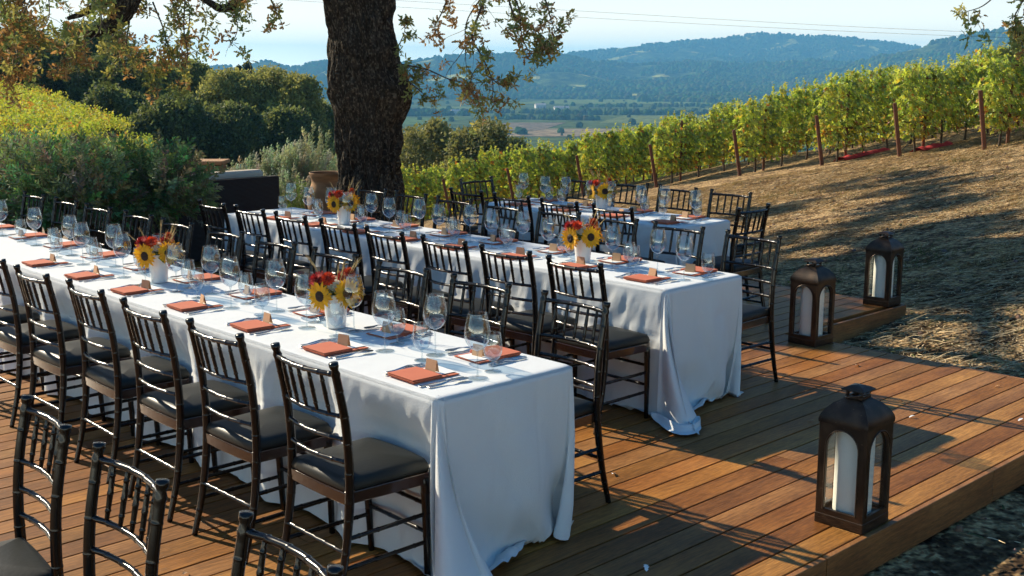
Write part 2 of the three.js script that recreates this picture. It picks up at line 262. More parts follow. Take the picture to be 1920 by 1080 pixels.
// ------------------------------------------------------------------ deck
const DECK = thing('deck', undefined, undefined); DECK.userData = { kind: 'structure', label: 'stained hardwood deck of long boards with a stepped edge' };
const ZF = -2.338, XR = 7.43, XR2 = 9.11, ZS = -4.70, ZB = -10.95, XL = -1.2, TH = 0.028;
{
  const R = rng(9), pitch = 0.1425, gap = 0.0085;
  const geos = new Map();
  const plank = (x0, x1, z) => {
    const L = x1 - x0, key = Math.round(L * 10), k = (R() * 7) | 0, id = `${key}_${(R() * 3) | 0}`;
    if (!geos.has(id)) {
      const Lq = key / 10, g = new RoundedBoxGeometry(1, TH, pitch - gap, 1, 0.003); const P = g.attributes.position, N = g.attributes.normal, uv = [], o = R() * 7;
      for (let i = 0; i < P.count; i++) { const x = P.getX(i); P.setX(i, Math.sign(x) * (Lq / 2 - (0.5 - Math.abs(x)))); const yv = Math.abs(N.getY(i)) > 0.5 ? P.getZ(i) : P.getY(i); uv.push(P.getX(i) / 1.4 + o, yv / 0.55 + o * 1.37); }
      g.setAttribute('uv', new THREE.Float32BufferAttribute(uv, 2)); geos.set(id, g);
    }
    const m = mesh('plank', geos.get(id), plankMats[k], DECK); m.position.set((x0 + x1) / 2, -TH / 2 + (R() - 0.5) * 0.0014, z); m.scale.x = (L - 0.004) / (key / 10); m.rotation.x = (R() - 0.5) * 0.004;
  };
  let row = 0;
  for (let z = ZF - pitch / 2 - 0.032; z > ZB; z -= pitch, row++) {
    const xr = z < ZS - pitch / 2 ? XR2 - 0.03 : XR - 0.03;
    let x = XL; const off = [1.9, 3.3, 2.5, 4.1, 1.2][row % 5] + R() * 0.5;
    let e = x + off;
    while (e < xr - 1.2) { plank(x, e, z); x = e; e = x + 3.2 + R() * 1.2; }
    plank(x, xr, z);
  }
  const fas = (x, y, z, w, h, d) => { const m = mesh('fascia_board', box(w, h, d, 0, 0, 0, 0.004), fasciaMat, DECK); m.position.set(x, y, z); const P = m.geometry.attributes.position, uv = []; for (let i = 0; i < P.count; i++) uv.push((P.getX(i) + P.getZ(i)) / 1.3 + x, P.getY(i) / 0.5 + z); m.geometry.setAttribute('uv', new THREE.Float32BufferAttribute(uv, 2)); };
  const fh = 0.17;
  fas(1.4, -fh / 2, ZF - 0.015, 5.2, fh, 0.028); fas(4.78, -fh / 2, ZF - 0.0155, 1.54, fh, 0.028); fas(6.493, -fh / 2, ZF - 0.015, 1.874, fh, 0.028);
  fas(XR - 0.014, -fh / 2, (ZF + ZS) / 2 - 0.016, 0.028, fh, ZF - ZS - 0.03);
  fas((XR + XR2) / 2, -fh / 2, ZS - 0.014, XR2 - XR + 0.0, fh, 0.028);
  fas(XR2 - 0.014, -fh / 2, (ZS + ZB) / 2 - 0.016, 0.028, fh, ZS - ZB - 0.032);
  const fr = mesh('deck_frame', merge([box(XR - XL - 0.1, 0.11, ZF - ZB - 0.1, (XR + XL) / 2, -0.095, (ZF + ZB) / 2), box(XR2 - XR - 0.0, 0.11, ZS - ZB - 0.1, (XR + XR2) / 2 - 0.05, -0.0955, (ZS + ZB) / 2 - 0.002)]), underMat, DECK);
  const legs = mesh('footing', merge([[0, -3], [3, -3], [6.8, -3], [8.6, -5.2], [8.6, -10], [3, -10], [6, -10]].map(([x, z]) => box(0.3, 0.9, 0.3, x, -0.6, z))), underMat, DECK);
}
// terrace beyond the tables
{
  const T = thing('terrace', undefined, undefined); T.userData = { kind: 'structure', label: 'tan timber terrace beyond the tables with the sofas on it' };
  const m2 = std({ color: [0.62, 0.42, 0.25], map: grainTex, roughness: 0.7 });
  let k = 0; for (let z = -11.09; z > -17.2; z -= 0.2, k++) { const g = box(6.4, 0.05, 0.19, 0, 0, 0, 0.004), P = g.attributes.position, uv = []; for (let i = 0; i < P.count; i++) uv.push(P.getX(i) / 1.4 + k * 0.37, P.getZ(i) / 0.5 + k * 0.71); g.setAttribute('uv', new THREE.Float32BufferAttribute(uv, 2)); const m = mesh('plank', g, m2, T); m.position.set(5.4, -0.055, z); }
  mesh('terrace_base', box(6.3, 1.5, 6.1, 5.4, -0.84, -14.15), underMat, T);
}
// ------------------------------------------------------------------ tables and cloths
const TOP = 0.752;
const T1 = { x0: 2.685, x1: 3.415, z0: -3.235, z1: -10.55, name: 'longest table' }, T2 = { x0: 5.03, x1: 5.74, z0: -4.035, z1: -8.92, name: 'middle table' }, T3 = { x0: 7.15, x1: 7.84, z0: -5.64, z1: -7.98, name: 'short table' };
const tableMat = std({ color: [0.3, 0.27, 0.22], roughness: 0.7 }), legMat = std({ color: [0.12, 0.12, 0.12], metalness: 0.6, roughness: 0.5 });
function foldingTable(x0, x1, z0, z1, label) {
  const w = x1 - x0 - 0.03, L = z0 - z1 - 0.03, t = thing('folding_table', label, 'table', V((x0 + x1) / 2, 0, (z0 + z1) / 2));
  mesh('tabletop', box(w, 0.03, L, 0, TOP - 0.024, 0, 0.01), tableMat, t);
  for (const sx of [-1, 1]) for (const sz of [-1, 1]) mesh('leg', sweep([V(sx * (w / 2 - 0.12), 0, sz * (L / 2 - 0.28)), V(sx * (w / 2 - 0.12), TOP - 0.04, sz * (L / 2 - 0.28))], [0.015, 0.015], 8), legMat, t);
  for (const sz of [-1, 1]) mesh('crossbar', sweep([V(-(w / 2 - 0.12), 0.2, sz * (L / 2 - 0.28)), V(w / 2 - 0.12, 0.2, sz * (L / 2 - 0.28))], [0.01, 0.01], 6), legMat, t);
}
foldingTable(T1.x0, T1.x1, -3.235, -5.67, 'folding table under the white cloth, lantern end of the longest run');
foldingTable(T1.x0, T1.x1, -5.68, -8.11, 'folding table under the white cloth, middle of the longest run');
foldingTable(T1.x0, T1.x1, -8.12, -10.55, 'folding table under the white cloth, shrub end of the longest run');
foldingTable(T2.x0, T2.x1, -4.035, -6.47, 'folding table under the white cloth, lantern end of the middle run');
foldingTable(T2.x0, T2.x1, -6.48, -8.92, 'folding table under the white cloth, sofa end of the middle run');
foldingTable(T3.x0, T3.x1, T3.z0, T3.z1, 'folding table under the white cloth of the short run beside the vineyard');
const PUSH = [[T1, -1, 7, -3.51, 0.632, 0.075], [T1, 1, 11, -3.585, 0.63, 0.075], [T2, -1, 8, -4.32, 0.563, 0.02], [T2, 1, 8, -4.27, 0.575, 0.04], [T3, -1, 4, -5.87, 0.575, 0.01], [T3, 1, 4, -5.93, 0.565, 0.07]];   // seats pressing into the cloth
function cloth(t, zNear, zFar, openNear, openFar, up, seed, label) {
  const { x0, x1 } = t, yT = TOP + up, S = [], ro = 0.028, step = 0.02;
  const side = (x, za, zb, nx, vEnd) => { const n = Math.max(2, Math.round(Math.abs(zb - za) / step)); for (let i = 0; i <= n; i++) S.push({ x, z: lerp(za, zb, i / n), nx, nz: 0, k: 's', q: i / n, v: vEnd, dir: Math.sign(zb - za) }); };
  const end = (z, xa, xb, nz) => { const n = 60; for (let i = 0; i <= n; i++) S.push({ x: lerp(xa, xb, i / n), z, nx: 0, nz, k: 'e', q: i / n }); };
  const corner = (cx, cz, a0, a1, m) => { const n = 34; for (let i = 1; i < n; i++) { const a = lerp(a0, a1, i / n); S.push({ x: cx + Math.cos(a) * ro, z: cz + Math.sin(a) * ro, nx: Math.cos(a), nz: Math.sin(a), k: 'c', q: i / n, m }); } };
  const H = Math.PI / 2;
  if (openFar) { side(x0, zFar, zNear - ro, -1, -1); corner(x0 + ro, zNear - ro, Math.PI, H, 1); end(zNear, x0 + ro, x1 - ro, 1); corner(x1 - ro, zNear - ro, H, 0, -1); side(x1, zNear - ro, zFar, 1, 1); }
  else if (openNear) { side(x1, zNear, zFar + ro, 1, 0); corner(x1 - ro, zFar + ro, 0, -H, 1); end(zFar, x1 - ro, x0 + ro, -1); corner(x0 + ro, zFar + ro, -H, -Math.PI, -1); side(x0, zFar + ro, zNear, -1, 0); }
  else { side(x0, (zNear + zFar) / 2, zNear - ro, -1, 0); corner(x0 + ro, zNear - ro, Math.PI, H, 1); end(zNear, x0 + ro, x1 - ro, 1); corner(x1 - ro, zNear - ro, H, 0, -1); side(x1, zNear - ro, zFar + ro, 1, 0); corner(x1 - ro, zFar + ro, 0, -H, 1); end(zFar, x1 - ro, x0 + ro, -1); corner(x0 + ro, zFar + ro, -H, -Math.PI, -1); side(x0, zFar + ro, (zNear + zFar) / 2, -1, 0); }
  const NT = 44, n = S.length - 1, rr = 0.012;
  const skirt = grid(n, NT, (a, b) => {
    const s = S[Math.round(a * n)], i = Math.round(b * NT);
    if (i === 0) return [s.x - s.nx * 0.03, yT, s.z - s.nz * 0.03, s.x / 0.8, s.z / 0.8];
    if (i === 1) return [s.x - s.nx * rr, yT, s.z - s.nz * rr, s.x / 0.8, s.z / 0.8];
    if (i === 2) return [s.x - s.nx * rr * 0.3, yT - rr * 0.3, s.z - s.nz * rr * 0.3, s.x / 0.8, s.z / 0.8];
    const f = (i - 3) / (NT - 3), drop = yT - rr - 0.006, sp = s.k === 's' ? s.z : s.k === 'e' ? s.x * 1.3 + 50 : s.x + s.z + 20;
    let extra = 0.02, o = up * 2 + 0.002, tx = 0, tz = 0, lift = 0;
    const endMix = s.k === 'e' ? Math.sin(Math.PI * s.q) : 0;
    const ear = s.m > 0 ? 1 : 0.2; if (s.k === 'c') extra = 0.03 + (t === T1 ? 0.3 : 0.17) * ear * Math.sin(Math.PI * s.q) - (s.m < 0 && s.nz > 0 ? (t === T1 ? 0.11 : 0.04) * Math.cos(s.q * 1.4) : 0); else if (s.k === 'e') extra = 0.05 + 0.05 * vnoise(s.q * 5, 0, seed) - (t === T1 ? 0.13 : 0.06) * sst(0.6, 1, s.nz > 0 ? s.q : 0);
    else extra = -0.01 + 0.05 * sst(0.5, 0, Math.min(Math.abs(s.z - zNear), Math.abs(s.z - zFar)));
    const L = drop + extra, l = f * L, tt = Math.min(1, l / drop);
    if (s.k === 's') {
      const w = fbm(s.z * 5.5 + seed, l * 1.1, 4, seed) - 0.5, w2 = fbm(s.z * 14 + l * 5, l * 3.5 - s.z * 2, 4, seed + 3) - 0.5, fo = Math.pow(Math.max(0, fbm(s.z * 2.1 + seed * 3, l * 0.4, 3, seed + 6) - 0.45), 1.5);
      o += 0.012 * tt + 0.05 * w * Math.pow(tt, 0.8) + 0.022 * w2 * sst(0, 0.12, tt) + 0.20 * fo * tt - 0.006 * Math.exp(-(((l - 0.27) / 0.012) ** 2));
      for (const [tt0, sd, cnt, zc, st, amt] of PUSH) if (tt0 === t && sd === s.nx) { const k = clamp(Math.round((zc - s.z) / st), 0, cnt - 1); o -= amt * Math.exp(-(((s.z - zc + st * k) / 0.25) ** 4)) * sst(0.03, 0.25, l); }
      if (s.v) { const ds = Math.abs(s.z - zFar); tz = 0.13 * tt * Math.exp(-ds / 0.12); o += 0.012 * Math.exp(-ds / 0.1); }
    } else if (s.k === 'e') {
      const w = fbm(s.x * 2.4 + seed, l * 0.8, 3, seed + 11) - 0.5, low = sst(0.55, 1, tt);
      o += 0.008 * tt + 0.065 * w * tt + low * (-0.03 + 0.04 * Math.sin(s.x * 9 + l * 6 + seed) * 0.6 + 0.05 * (fbm(s.x * 9, l * 6, 3, seed + 13) - 0.5)) + 0.008 * (fbm(s.x * 12, l * 5, 3, seed + 15) - 0.5) + 0.012 * tt * endMix + 0.035 * low * Math.sin(s.x * 14 - l * 9 + seed * 2) - 0.0025 * (Math.exp(-(((l - 0.2) / 0.004) ** 2)) + Math.exp(-(((l - 0.46) / 0.004) ** 2)) + Math.exp(-(((s.q - 0.36) / 0.006) ** 2)) + Math.exp(-(((s.q - 0.72) / 0.006) ** 2))) - 0.09 * tt * tt * sst(0.5, 1, s.q) + 0.05 * tt * Math.sin(Math.PI * clamp((s.q - 0.25 - 0.45 * tt) / 0.4, 0, 1)) + 0.02 * tt * Math.exp(-s.q / 0.12);
    } else {
      const q = s.q, pl = Math.pow(Math.sin(Math.PI * q), 1.4), saw = 0.5 + 0.5 * Math.cos(q * Math.PI * 6.0 + seed + 0.9 * tt), e0 = 0.012;
      o += Math.pow(tt, 1.15) * (e0 + ear * (0.05 * pl + 0.2 * pl * saw) + (1 - ear) * 0.02 * pl * saw) - (1 - ear) * 0.10 * tt * tt + 0.014 * tt * (fbm(q * 8, l * 5, 3, seed + 17) - 0.5);
      const tw = 0.10 * tt * tt * Math.sin(q * Math.PI) * Math.cos(q * Math.PI * 3 + seed); tx = -s.nz * tw; tz = s.nx * tw; if (s.m > 0 && s.nz >= 0) { tx += 0.16 * tt * tt * Math.sin(Math.PI * q) * (0.4 + 0.6 * q); tz += 0.07 * tt * tt * Math.sin(Math.PI * q); }
    }
    let y = yT - rr - l;
    if (l > drop) { const ex = l - drop; o += ex * 0.85; y = 0.006 + 0.05 * Math.sin(Math.min(1, ex / 0.12) * Math.PI) * vnoise(sp * 9, ex * 14, seed + 21) + 0.018 * vnoise(sp * 22, ex * 22, seed + 23); }
    return [s.x + s.nx * o + tx, Math.max(0.005, y), s.z + s.nz * o + tz, sp / 0.8, l / 0.8];
  });
  const e = 0.03, ni = 24, nj = Math.round((zNear - zFar) / 0.03), za = zNear - (openNear ? 0 : e), zb = zFar + (openFar ? 0 : e);
  const top = grid(ni, nj, (a, b) => {
    const x = lerp(x0 + e, x1 - e, a), z = lerp(zb, za, b), m = Math.min(sst(0, 0.1, Math.min(a, 1 - a)), sst(0, 0.15, Math.min(za - z, z - zb) + ((openNear && za - z < 0.3) || (openFar && z - zb < 0.3) ? 0.3 : 0)));
    const cr = Math.exp(-(((x - (x0 + x1) / 2 - 0.1) / 0.006) ** 2)) * 0.0012 + Math.exp(-((((z * 1.0) % 0.62 + 0.31) / 0.006) ** 2)) * 0.0012;
    return [x, yT + m * (0.0035 * (fbm(x * 6, z * 6, 3, seed + 31) - 0.35) + cr), z, x / 0.8, z / 0.8];
  });
  top.index.array.reverse(); top.computeVertexNormals();
  const N = skirt.attributes.normal; let out = 0; for (let i = 0; i <= n; i++) { const j = 20 * (n + 1) + i; out += N.getX(j) * S[i].nx + N.getZ(j) * S[i].nz; }
  if (out < 0) { skirt.index.array.reverse(); skirt.computeVertexNormals(); }
  if (top.attributes.normal.getY(30) < 0) { top.index.array.reverse(); top.computeVertexNormals(); }
  const g = mergeGeometries([skirt, top]);
  tag(mesh('tablecloth', g, clothMat), label, 'tablecloth');
}
cloth(T1, T1.z0, -7.35, false, true, 0.006, 3, 'white tablecloth over the lantern end of the longest table, puddling on the deck');
cloth(T1, -7.05, T1.z1, true, false, 0.001, 7, 'white tablecloth over the shrub end of the longest table');
cloth(T2, T2.z0, -6.15, false, true, 0.006, 12, 'white tablecloth over the lantern end of the middle table, bunched at its corner');
cloth(T2, -5.85, T2.z1, true, false, 0.001, 19, 'white tablecloth over the sofa end of the middle table');
cloth(T3, T3.z0, T3.z1, false, false, 0.004, 26, 'white tablecloth over the short table beside the vineyard');
const clothY = (z, t) => TOP + (t === T3 ? 0.004 : t === T1 ? (z > -7.35 ? 0.006 : 0.001) : (z > -6.15 ? 0.006 : 0.001)) + 0.0026;

// ------------------------------------------------------------------ chairs
const chairGeo = (() => {
  const G = {}, hw = 0.198;
  const rings = (n, a = 0.08, b = 0.92) => Array.from({ length: n }, (_, i) => lerp(a, b, n > 1 ? i / (n - 1) : 0.5));
  G.postCtrl = (s) => [V(s * 0.203, 0, -0.262), V(s * 0.201, 0.2, -0.212), V(s * hw, 0.44, -0.182), V(s * hw, 0.7, -0.19), V(s * hw, 0.95, -0.236)];
  G.post = (s) => rod(G.postCtrl(s), (t) => t > 0.985 ? 0.0178 : t > 0.968 ? 0.013 : t > 0.955 ? 0.0178 : t < 0.45 ? lerp(0.0125, 0.0178, t / 0.45) : lerp(0.0178, 0.0155, (t - 0.45) / 0.5), [0.14, 0.27, 0.4, 0.47, 0.58, 0.69, 0.79, 0.89], 70, 10, 1.07, 0.0035);
  const pz = (y) => { const c = new THREE.CatmullRomCurve3(G.postCtrl(1)); let b = 0, e = 9; for (let i = 0; i <= 200; i++) { const p = c.getPoint(i / 200); if (Math.abs(p.y - y) < e) { e = Math.abs(p.y - y); b = p.z; } } return b; };
  const RY = [0.905, 0.742, 0.652, 0.565], bow = [0.034, 0.032, 0.03, 0.028];
  const railP = (i, u) => V(u * hw, RY[i], pz(RY[i]) - bow[i] * (1 - u * u));
  G.rails = RY.map((_, i) => rod([-1, -0.6, 0, 0.6, 1].map((u) => railP(i, u)), i ? 0.0088 : 0.0102, rings(6), 10, 8, 1.16, 0.005));
  G.spindles = [-0.66, -0.33, 0, 0.33, 0.66].map((u) => { const a = railP(1, u), b = railP(0, u); return rod([a, a.clone().lerp(b, 0.5), b], (t) => 0.0062 + 0.0022 * Math.sin(t * Math.PI), [0.2, 0.5, 0.8], 8, 7, 1.2, 0.004); });
  G.leg = (s) => rod([V(s * 0.19, 0, 0.178), V(s * 0.196, 0.22, 0.171), V(s * 0.2, 0.425, 0.163)], (t) => lerp(0.0125, 0.0185, t), [0.2, 0.42, 0.64, 0.85], 10, 9, 1.07, 0.0035);
  const st = (a, b, n = 4) => rod([a, a.clone().lerp(b, 0.5), b], 0.0088, rings(n, 0.15, 0.85), 4, 7, 1.16, 0.005);
  G.stretch = [];
  for (const s of [-1, 1]) for (const [y, zb] of [[0.16, -0.222], [0.275, -0.2]]) G.stretch.push(st(V(s * 0.2, y, zb), V(s * 0.194, y, 0.172)));
  for (const y of [0.2, 0.315]) G.stretch.push(st(V(-0.194, y, 0.172), V(0.194, y, 0.172)));
  G.stretch.push(st(V(-0.201, 0.225, -0.21), V(0.201, 0.225, -0.21), 5));
  const seatShape = (k) => { const s = new THREE.Shape(), f = 0.215 * k, b = 0.188 * k, zf = 0.197 * k, zb = 0.19 * k; s.moveTo(-b, -zb); s.quadraticCurveTo(0, -zb - 0.012, b, -zb); s.lineTo(f - 0.01, zf - 0.05); s.quadraticCurveTo(f, zf - 0.005, f - 0.05, zf); s.quadraticCurveTo(0, zf + 0.022, -f + 0.05, zf); s.quadraticCurveTo(-f, zf - 0.005, -f + 0.01, zf - 0.05); s.lineTo(-b, -zb); return s; };
  const ap = new THREE.ExtrudeGeometry(seatShape(1), { depth: 0.04, bevelEnabled: true, bevelSize: 0.004, bevelThickness: 0.004, bevelSegments: 2, curveSegments: 8 }); ap.rotateX(Math.PI / 2); ap.scale(1, 1, 1); ap.translate(0, 0.445, 0); G.apron = ap;
  // cushion: rings shrinking over a dome
  const pts = seatShape(0.985).getPoints(9), m = pts.length - 1;
  G.cushion = grid(m, 12, (a, b) => { const p = pts[Math.round(a * m) % m], t = b; let k, y; if (t < 0.35) { const an = (t / 0.35) * Math.PI * 0.5; k = 0.985 + 0.055 * Math.sin(an * 2) - 0.03 * (t / 0.35); y = 0.449 + 0.04 * (1 - Math.cos(an)) + 0.006 * (t / 0.35); } else { const u = (t - 0.35) / 0.65; k = 0.955 * (1 - u); y = 0.495 + 0.018 * Math.sin(Math.min(1, u * 1.3) * Math.PI / 2); } return [p.x * k, y, p.y * k, p.x * k * 4, p.y * k * 4]; });
  const nn = G.cushion.attributes.normal; if (nn.getY(8 * (m + 1) + 2) < 0) { G.cushion.index.array.reverse(); G.cushion.computeVertexNormals(); }
  return G;
})();
const chair0 = (() => {
  const t = new THREE.Group(); t.name = 'chair'; const G = chairGeo;
  for (const s of [-1, 1]) mesh('back_post', G.post(s), lacquer, t);
  for (const s of [-1, 1]) mesh('front_leg', G.leg(s), lacquer, t);
  G.rails.forEach((g) => mesh('back_rail', g, lacquer, t)); G.spindles.forEach((g) => mesh('spindle', g, lacquer, t)); G.stretch.forEach((g) => mesh('stretcher', g, lacquer, t));
  mesh('seat_frame', G.apron, apronMat, t); mesh('seat_cushion', G.cushion, vinyl, t).userData.label = 'black padded vinyl seat cushion';
  return t;
})();
const cr = rng(404);
function chair(x, z, turn, label, group) { const c = dup(chair0, V(x, 0, z), turn + (cr() - 0.5) * 0.07, label, group); c.userData.category = 'chair'; return c; }
const QP = Math.PI / 2, seats = [];
function chairRow(t, n, zc, step, side, xFoot, where, settings = n) {
  for (let k = 0; k < n; k++) {
    const z = zc - step * k + (cr() - 0.5) * 0.03, x = xFoot + (side < 0 ? 0.262 : -0.262) + (cr() - 0.5) * 0.03;
    chair(x, z, side < 0 ? QP : -QP, `black chair, ${ORD[k]} from the lantern end, ${t.name}'s ${where} side`, `black chairs along the ${t.name}`);
    if (k < settings) seats.push({ t, side, z: zc - step * k, k, where });
  }
}
chairRow(T1, 7, -3.51, 0.632, -1, 2.245, 'open deck'); chairRow(T1, 11, -3.585, 0.63, 1, 3.825, 'inner');
chairRow(T2, 8, -4.32, 0.563, -1, 4.535, 'longest-table'); chairRow(T2, 8, -4.27, 0.575, 1, 6.19, 'short-table');
chairRow(T3, 4, -5.87, 0.575, -1, 6.62, 'middle-table'); chairRow(T3, 4, -5.93, 0.565, 1, 8.25, 'vineyard');
chair(7.42, -5.36, Math.PI, 'black spindle-back chair at the lantern end of the short table', 'black chairs along the short table');
chair(7.45, -8.12, 0, 'black spindle-back chair at the far end of the short table, before the vines', 'black chairs along the short table');
['seat showing beside its posts', 'between its two neighbours', 'only its curved top rail and posts showing'].forEach((w, i) => { const c = chair([1.31, 1.283, 1.305][i] - 0.236, [-3.475, -2.837, -2.11][i], 0, `black chair turned away from the longest table, ${w}`, 'chairs with their backs to the longest table'); c.rotation.y = -QP - [0.1, 0.03, 0.06][i]; });

// ------------------------------------------------------------------ place settings
const lathe = (pts, seg = 36) => new THREE.LatheGeometry(pts.map(([x, y]) => new THREE.Vector2(x, y)), seg);
function wall(P, th) { const o = P.map(([x, y]) => [x, y]), inn = []; for (let i = P.length - 1; i >= 0; i--) inn.push([Math.max(0.0005, P[i][0] - th), P[i][1] + (i === 0 ? th : 0)]); return o.concat(inn); }
function curvePts(ctrl, n) { const c = new THREE.CatmullRomCurve3(ctrl.map(([x, y]) => V(x, y, 0))); return c.getPoints(n).map((p) => [Math.max(0.0004, p.x), p.y]); }
function glassProto(name, h, rb, rRim, foot, stemH, bowlCtrl) {
  const t = new THREE.Group(); t.name = name;
  mesh('bowl', lathe(wall(curvePts(bowlCtrl, 22), 0.0013), 40), bowlGlass, t);
  const st = curvePts([[0.0058, 0.006], [0.0042, 0.02], [0.0036, stemH * 0.5], [0.0042, stemH - 0.012], [0.0075, stemH + 0.0015]], 12);
  mesh('stem', lathe([[0.0004, 0.006], ...st, [0.0004, stemH + 0.0016]], 18), stemGlass, t);
  mesh('foot', lathe([[0.0004, 0.0005], [foot, 0.0005], [foot + 0.0006, 0.0016], [foot * 0.75, 0.0032], [0.0075, 0.0066], [0.0004, 0.0068]], 40), stemGlass, t);
  return t;
}
const wine0 = glassProto('wine_glass', 0.268, 0.053, 0.037, 0.041, 0.112, [[0.004, 0.1135], [0.026, 0.124], [0.046, 0.15], [0.0525, 0.178], [0.0495, 0.215], [0.043, 0.245], [0.0385, 0.268]]);
const goblet0 = glassProto('goblet', 0.162, 0.04, 0.032, 0.034, 0.044, [[0.004, 0.0455], [0.02, 0.05], [0.034, 0.068], [0.0395, 0.092], [0.0385, 0.12], [0.035, 0.145], [0.0325, 0.162]]);
function flat(shape, th, bend) { const g = new THREE.ExtrudeGeometry(shape, { depth: th, bevelEnabled: true, bevelSize: 0.0006, bevelThickness: 0.0006, bevelSegments: 1, curveSegments: 6, steps: 1 }); g.rotateX(-Math.PI / 2); const P = g.attributes.position; for (let i = 0; i < P.count; i++) P.setY(i, P.getY(i) + bend(-P.getZ(i), P.getX(i))); g.computeVertexNormals(); return g; }
const sh = (pts) => { const s = new THREE.Shape(); s.moveTo(pts[0][0], pts[0][1]); for (let i = 1; i < pts.length; i++) s.lineTo(pts[i][0], pts[i][1]); return s; };
const both = (L) => L.concat(L.slice().reverse().map(([x, y]) => [-x, y]));
const fb = (y) => 0.0015 + 0.009 * Math.exp(-(((y - 0.115) / 0.03) ** 2)) + 0.004 * sst(0.16, 0.2, y) * 0;
const handle = (n = 14) => Array.from({ length: n }, (_, i) => { const y = i / (n - 1) * 0.12; return [lerp(0.0078, 0.0034, Math.pow(i / (n - 1), 0.8)), y]; });
const forkGeo = (() => { const tips = []; const body = [...handle(), [0.0055, 0.132], [0.0118, 0.146], [0.0125, 0.156]]; const L = body.slice(); const tine = (x) => [[x + 0.0018, 0.196], [x + 0.0006, 0.2], [x - 0.0006, 0.2], [x - 0.0018, 0.196]]; const right = [...L]; const seq = [...right]; for (const x of [0.0105, 0.0035, -0.0035, -0.0105]) { seq.push(...tine(x)); if (x > -0.01) seq.push([x - 0.0018, 0.16], [x - 0.0052, 0.16]); } seq.push(...L.slice().reverse().map(([x, y]) => [-x, y])); return flat(sh(seq), 0.0018, fb); })();
const knifeGeo = flat(sh([...handle(8).map(([x, y]) => [x * 0.95, y * 0.9]), [0.0075, 0.125], [0.0095, 0.17], [0.007, 0.205], [0.001, 0.222], [-0.005, 0.215], [-0.0062, 0.12], ...handle(8).reverse().map(([x, y]) => [-x * 0.95, y * 0.9])]), 0.0024, (y) => 0.001);
const spoonGeo = flat(sh(both([...handle(), [0.006, 0.13], [0.014, 0.145], [0.0185, 0.162], [0.0165, 0.18], [0.008, 0.192], [0.001, 0.194]])), 0.0018, (y, x) => { const k = Math.min(1, ((y - 0.163) / 0.032) ** 2 + (x / 0.019) ** 2); return 0.0015 + (y > 0.125 ? -0.006 * (1 - k) + 0.0065 : 0.009 * Math.exp(-(((y - 0.115) / 0.03) ** 2))); });
const napGeo = (() => {                                                       // folded napkin: a wide base and a thicker folded flap toward the diner
  const slab = (w, d, th, y, z, seed) => { const g = new THREE.BoxGeometry(w, th, d, 10, 2, 10), P = g.attributes.position; for (let i = 0; i < P.count; i++) { const x = P.getX(i), zz = P.getZ(i), ed = Math.max(Math.abs(x) / (w / 2), Math.abs(zz) / (d / 2)); const round = Math.abs(P.getY(i)) < 1e-6 ? 0.002 : 0; P.setXYZ(i, x + Math.sign(x) * (Math.abs(x) > w / 2 - 1e-6 ? round : 0), P.getY(i) * (P.getY(i) > 0 ? 1 - 0.35 * ed ** 6 : 1) + (0.002 * (fbm(x * 20 + seed, zz * 20, 2, seed))), zz + Math.sign(zz) * (Math.abs(zz) > d / 2 - 1e-6 ? round : 0)); } g.translate(0, y + th / 2, z); g.computeVertexNormals(); return g; };
  return [1, 2, 3].map((s) => merge([slab(0.168, 0.228, 0.005, 0.0005, 0, s), slab(0.172, 0.145, 0.006, 0.0062, -0.045, s + 5), slab(0.17, 0.142, 0.004, 0.0128, -0.046, s + 9)]));
})();
const cardGeo = box(0.125, 0.0012, 0.1, 0, 0, 0), tentGeo = (() => { const a = box(0.062, 0.05, 0.0008, 0, 0.025, 0); a.rotateX(0.2); const b = box(0.062, 0.05, 0.0008, 0, 0.025, 0); b.rotateX(-0.2); a.translate(0, 0, -0.0105); b.translate(0, 0, 0.0105); return merge([a, b]); })();
const sr = rng(515), protos = { wine: wine0, goblet: goblet0 };
function lay(geo, mat, name, cat, x, y, z, turn, label, group) { const m = mesh(name, geo, mat); m.position.set(x, y, z); m.rotation.y = turn; return tag(m, label, cat, group); }
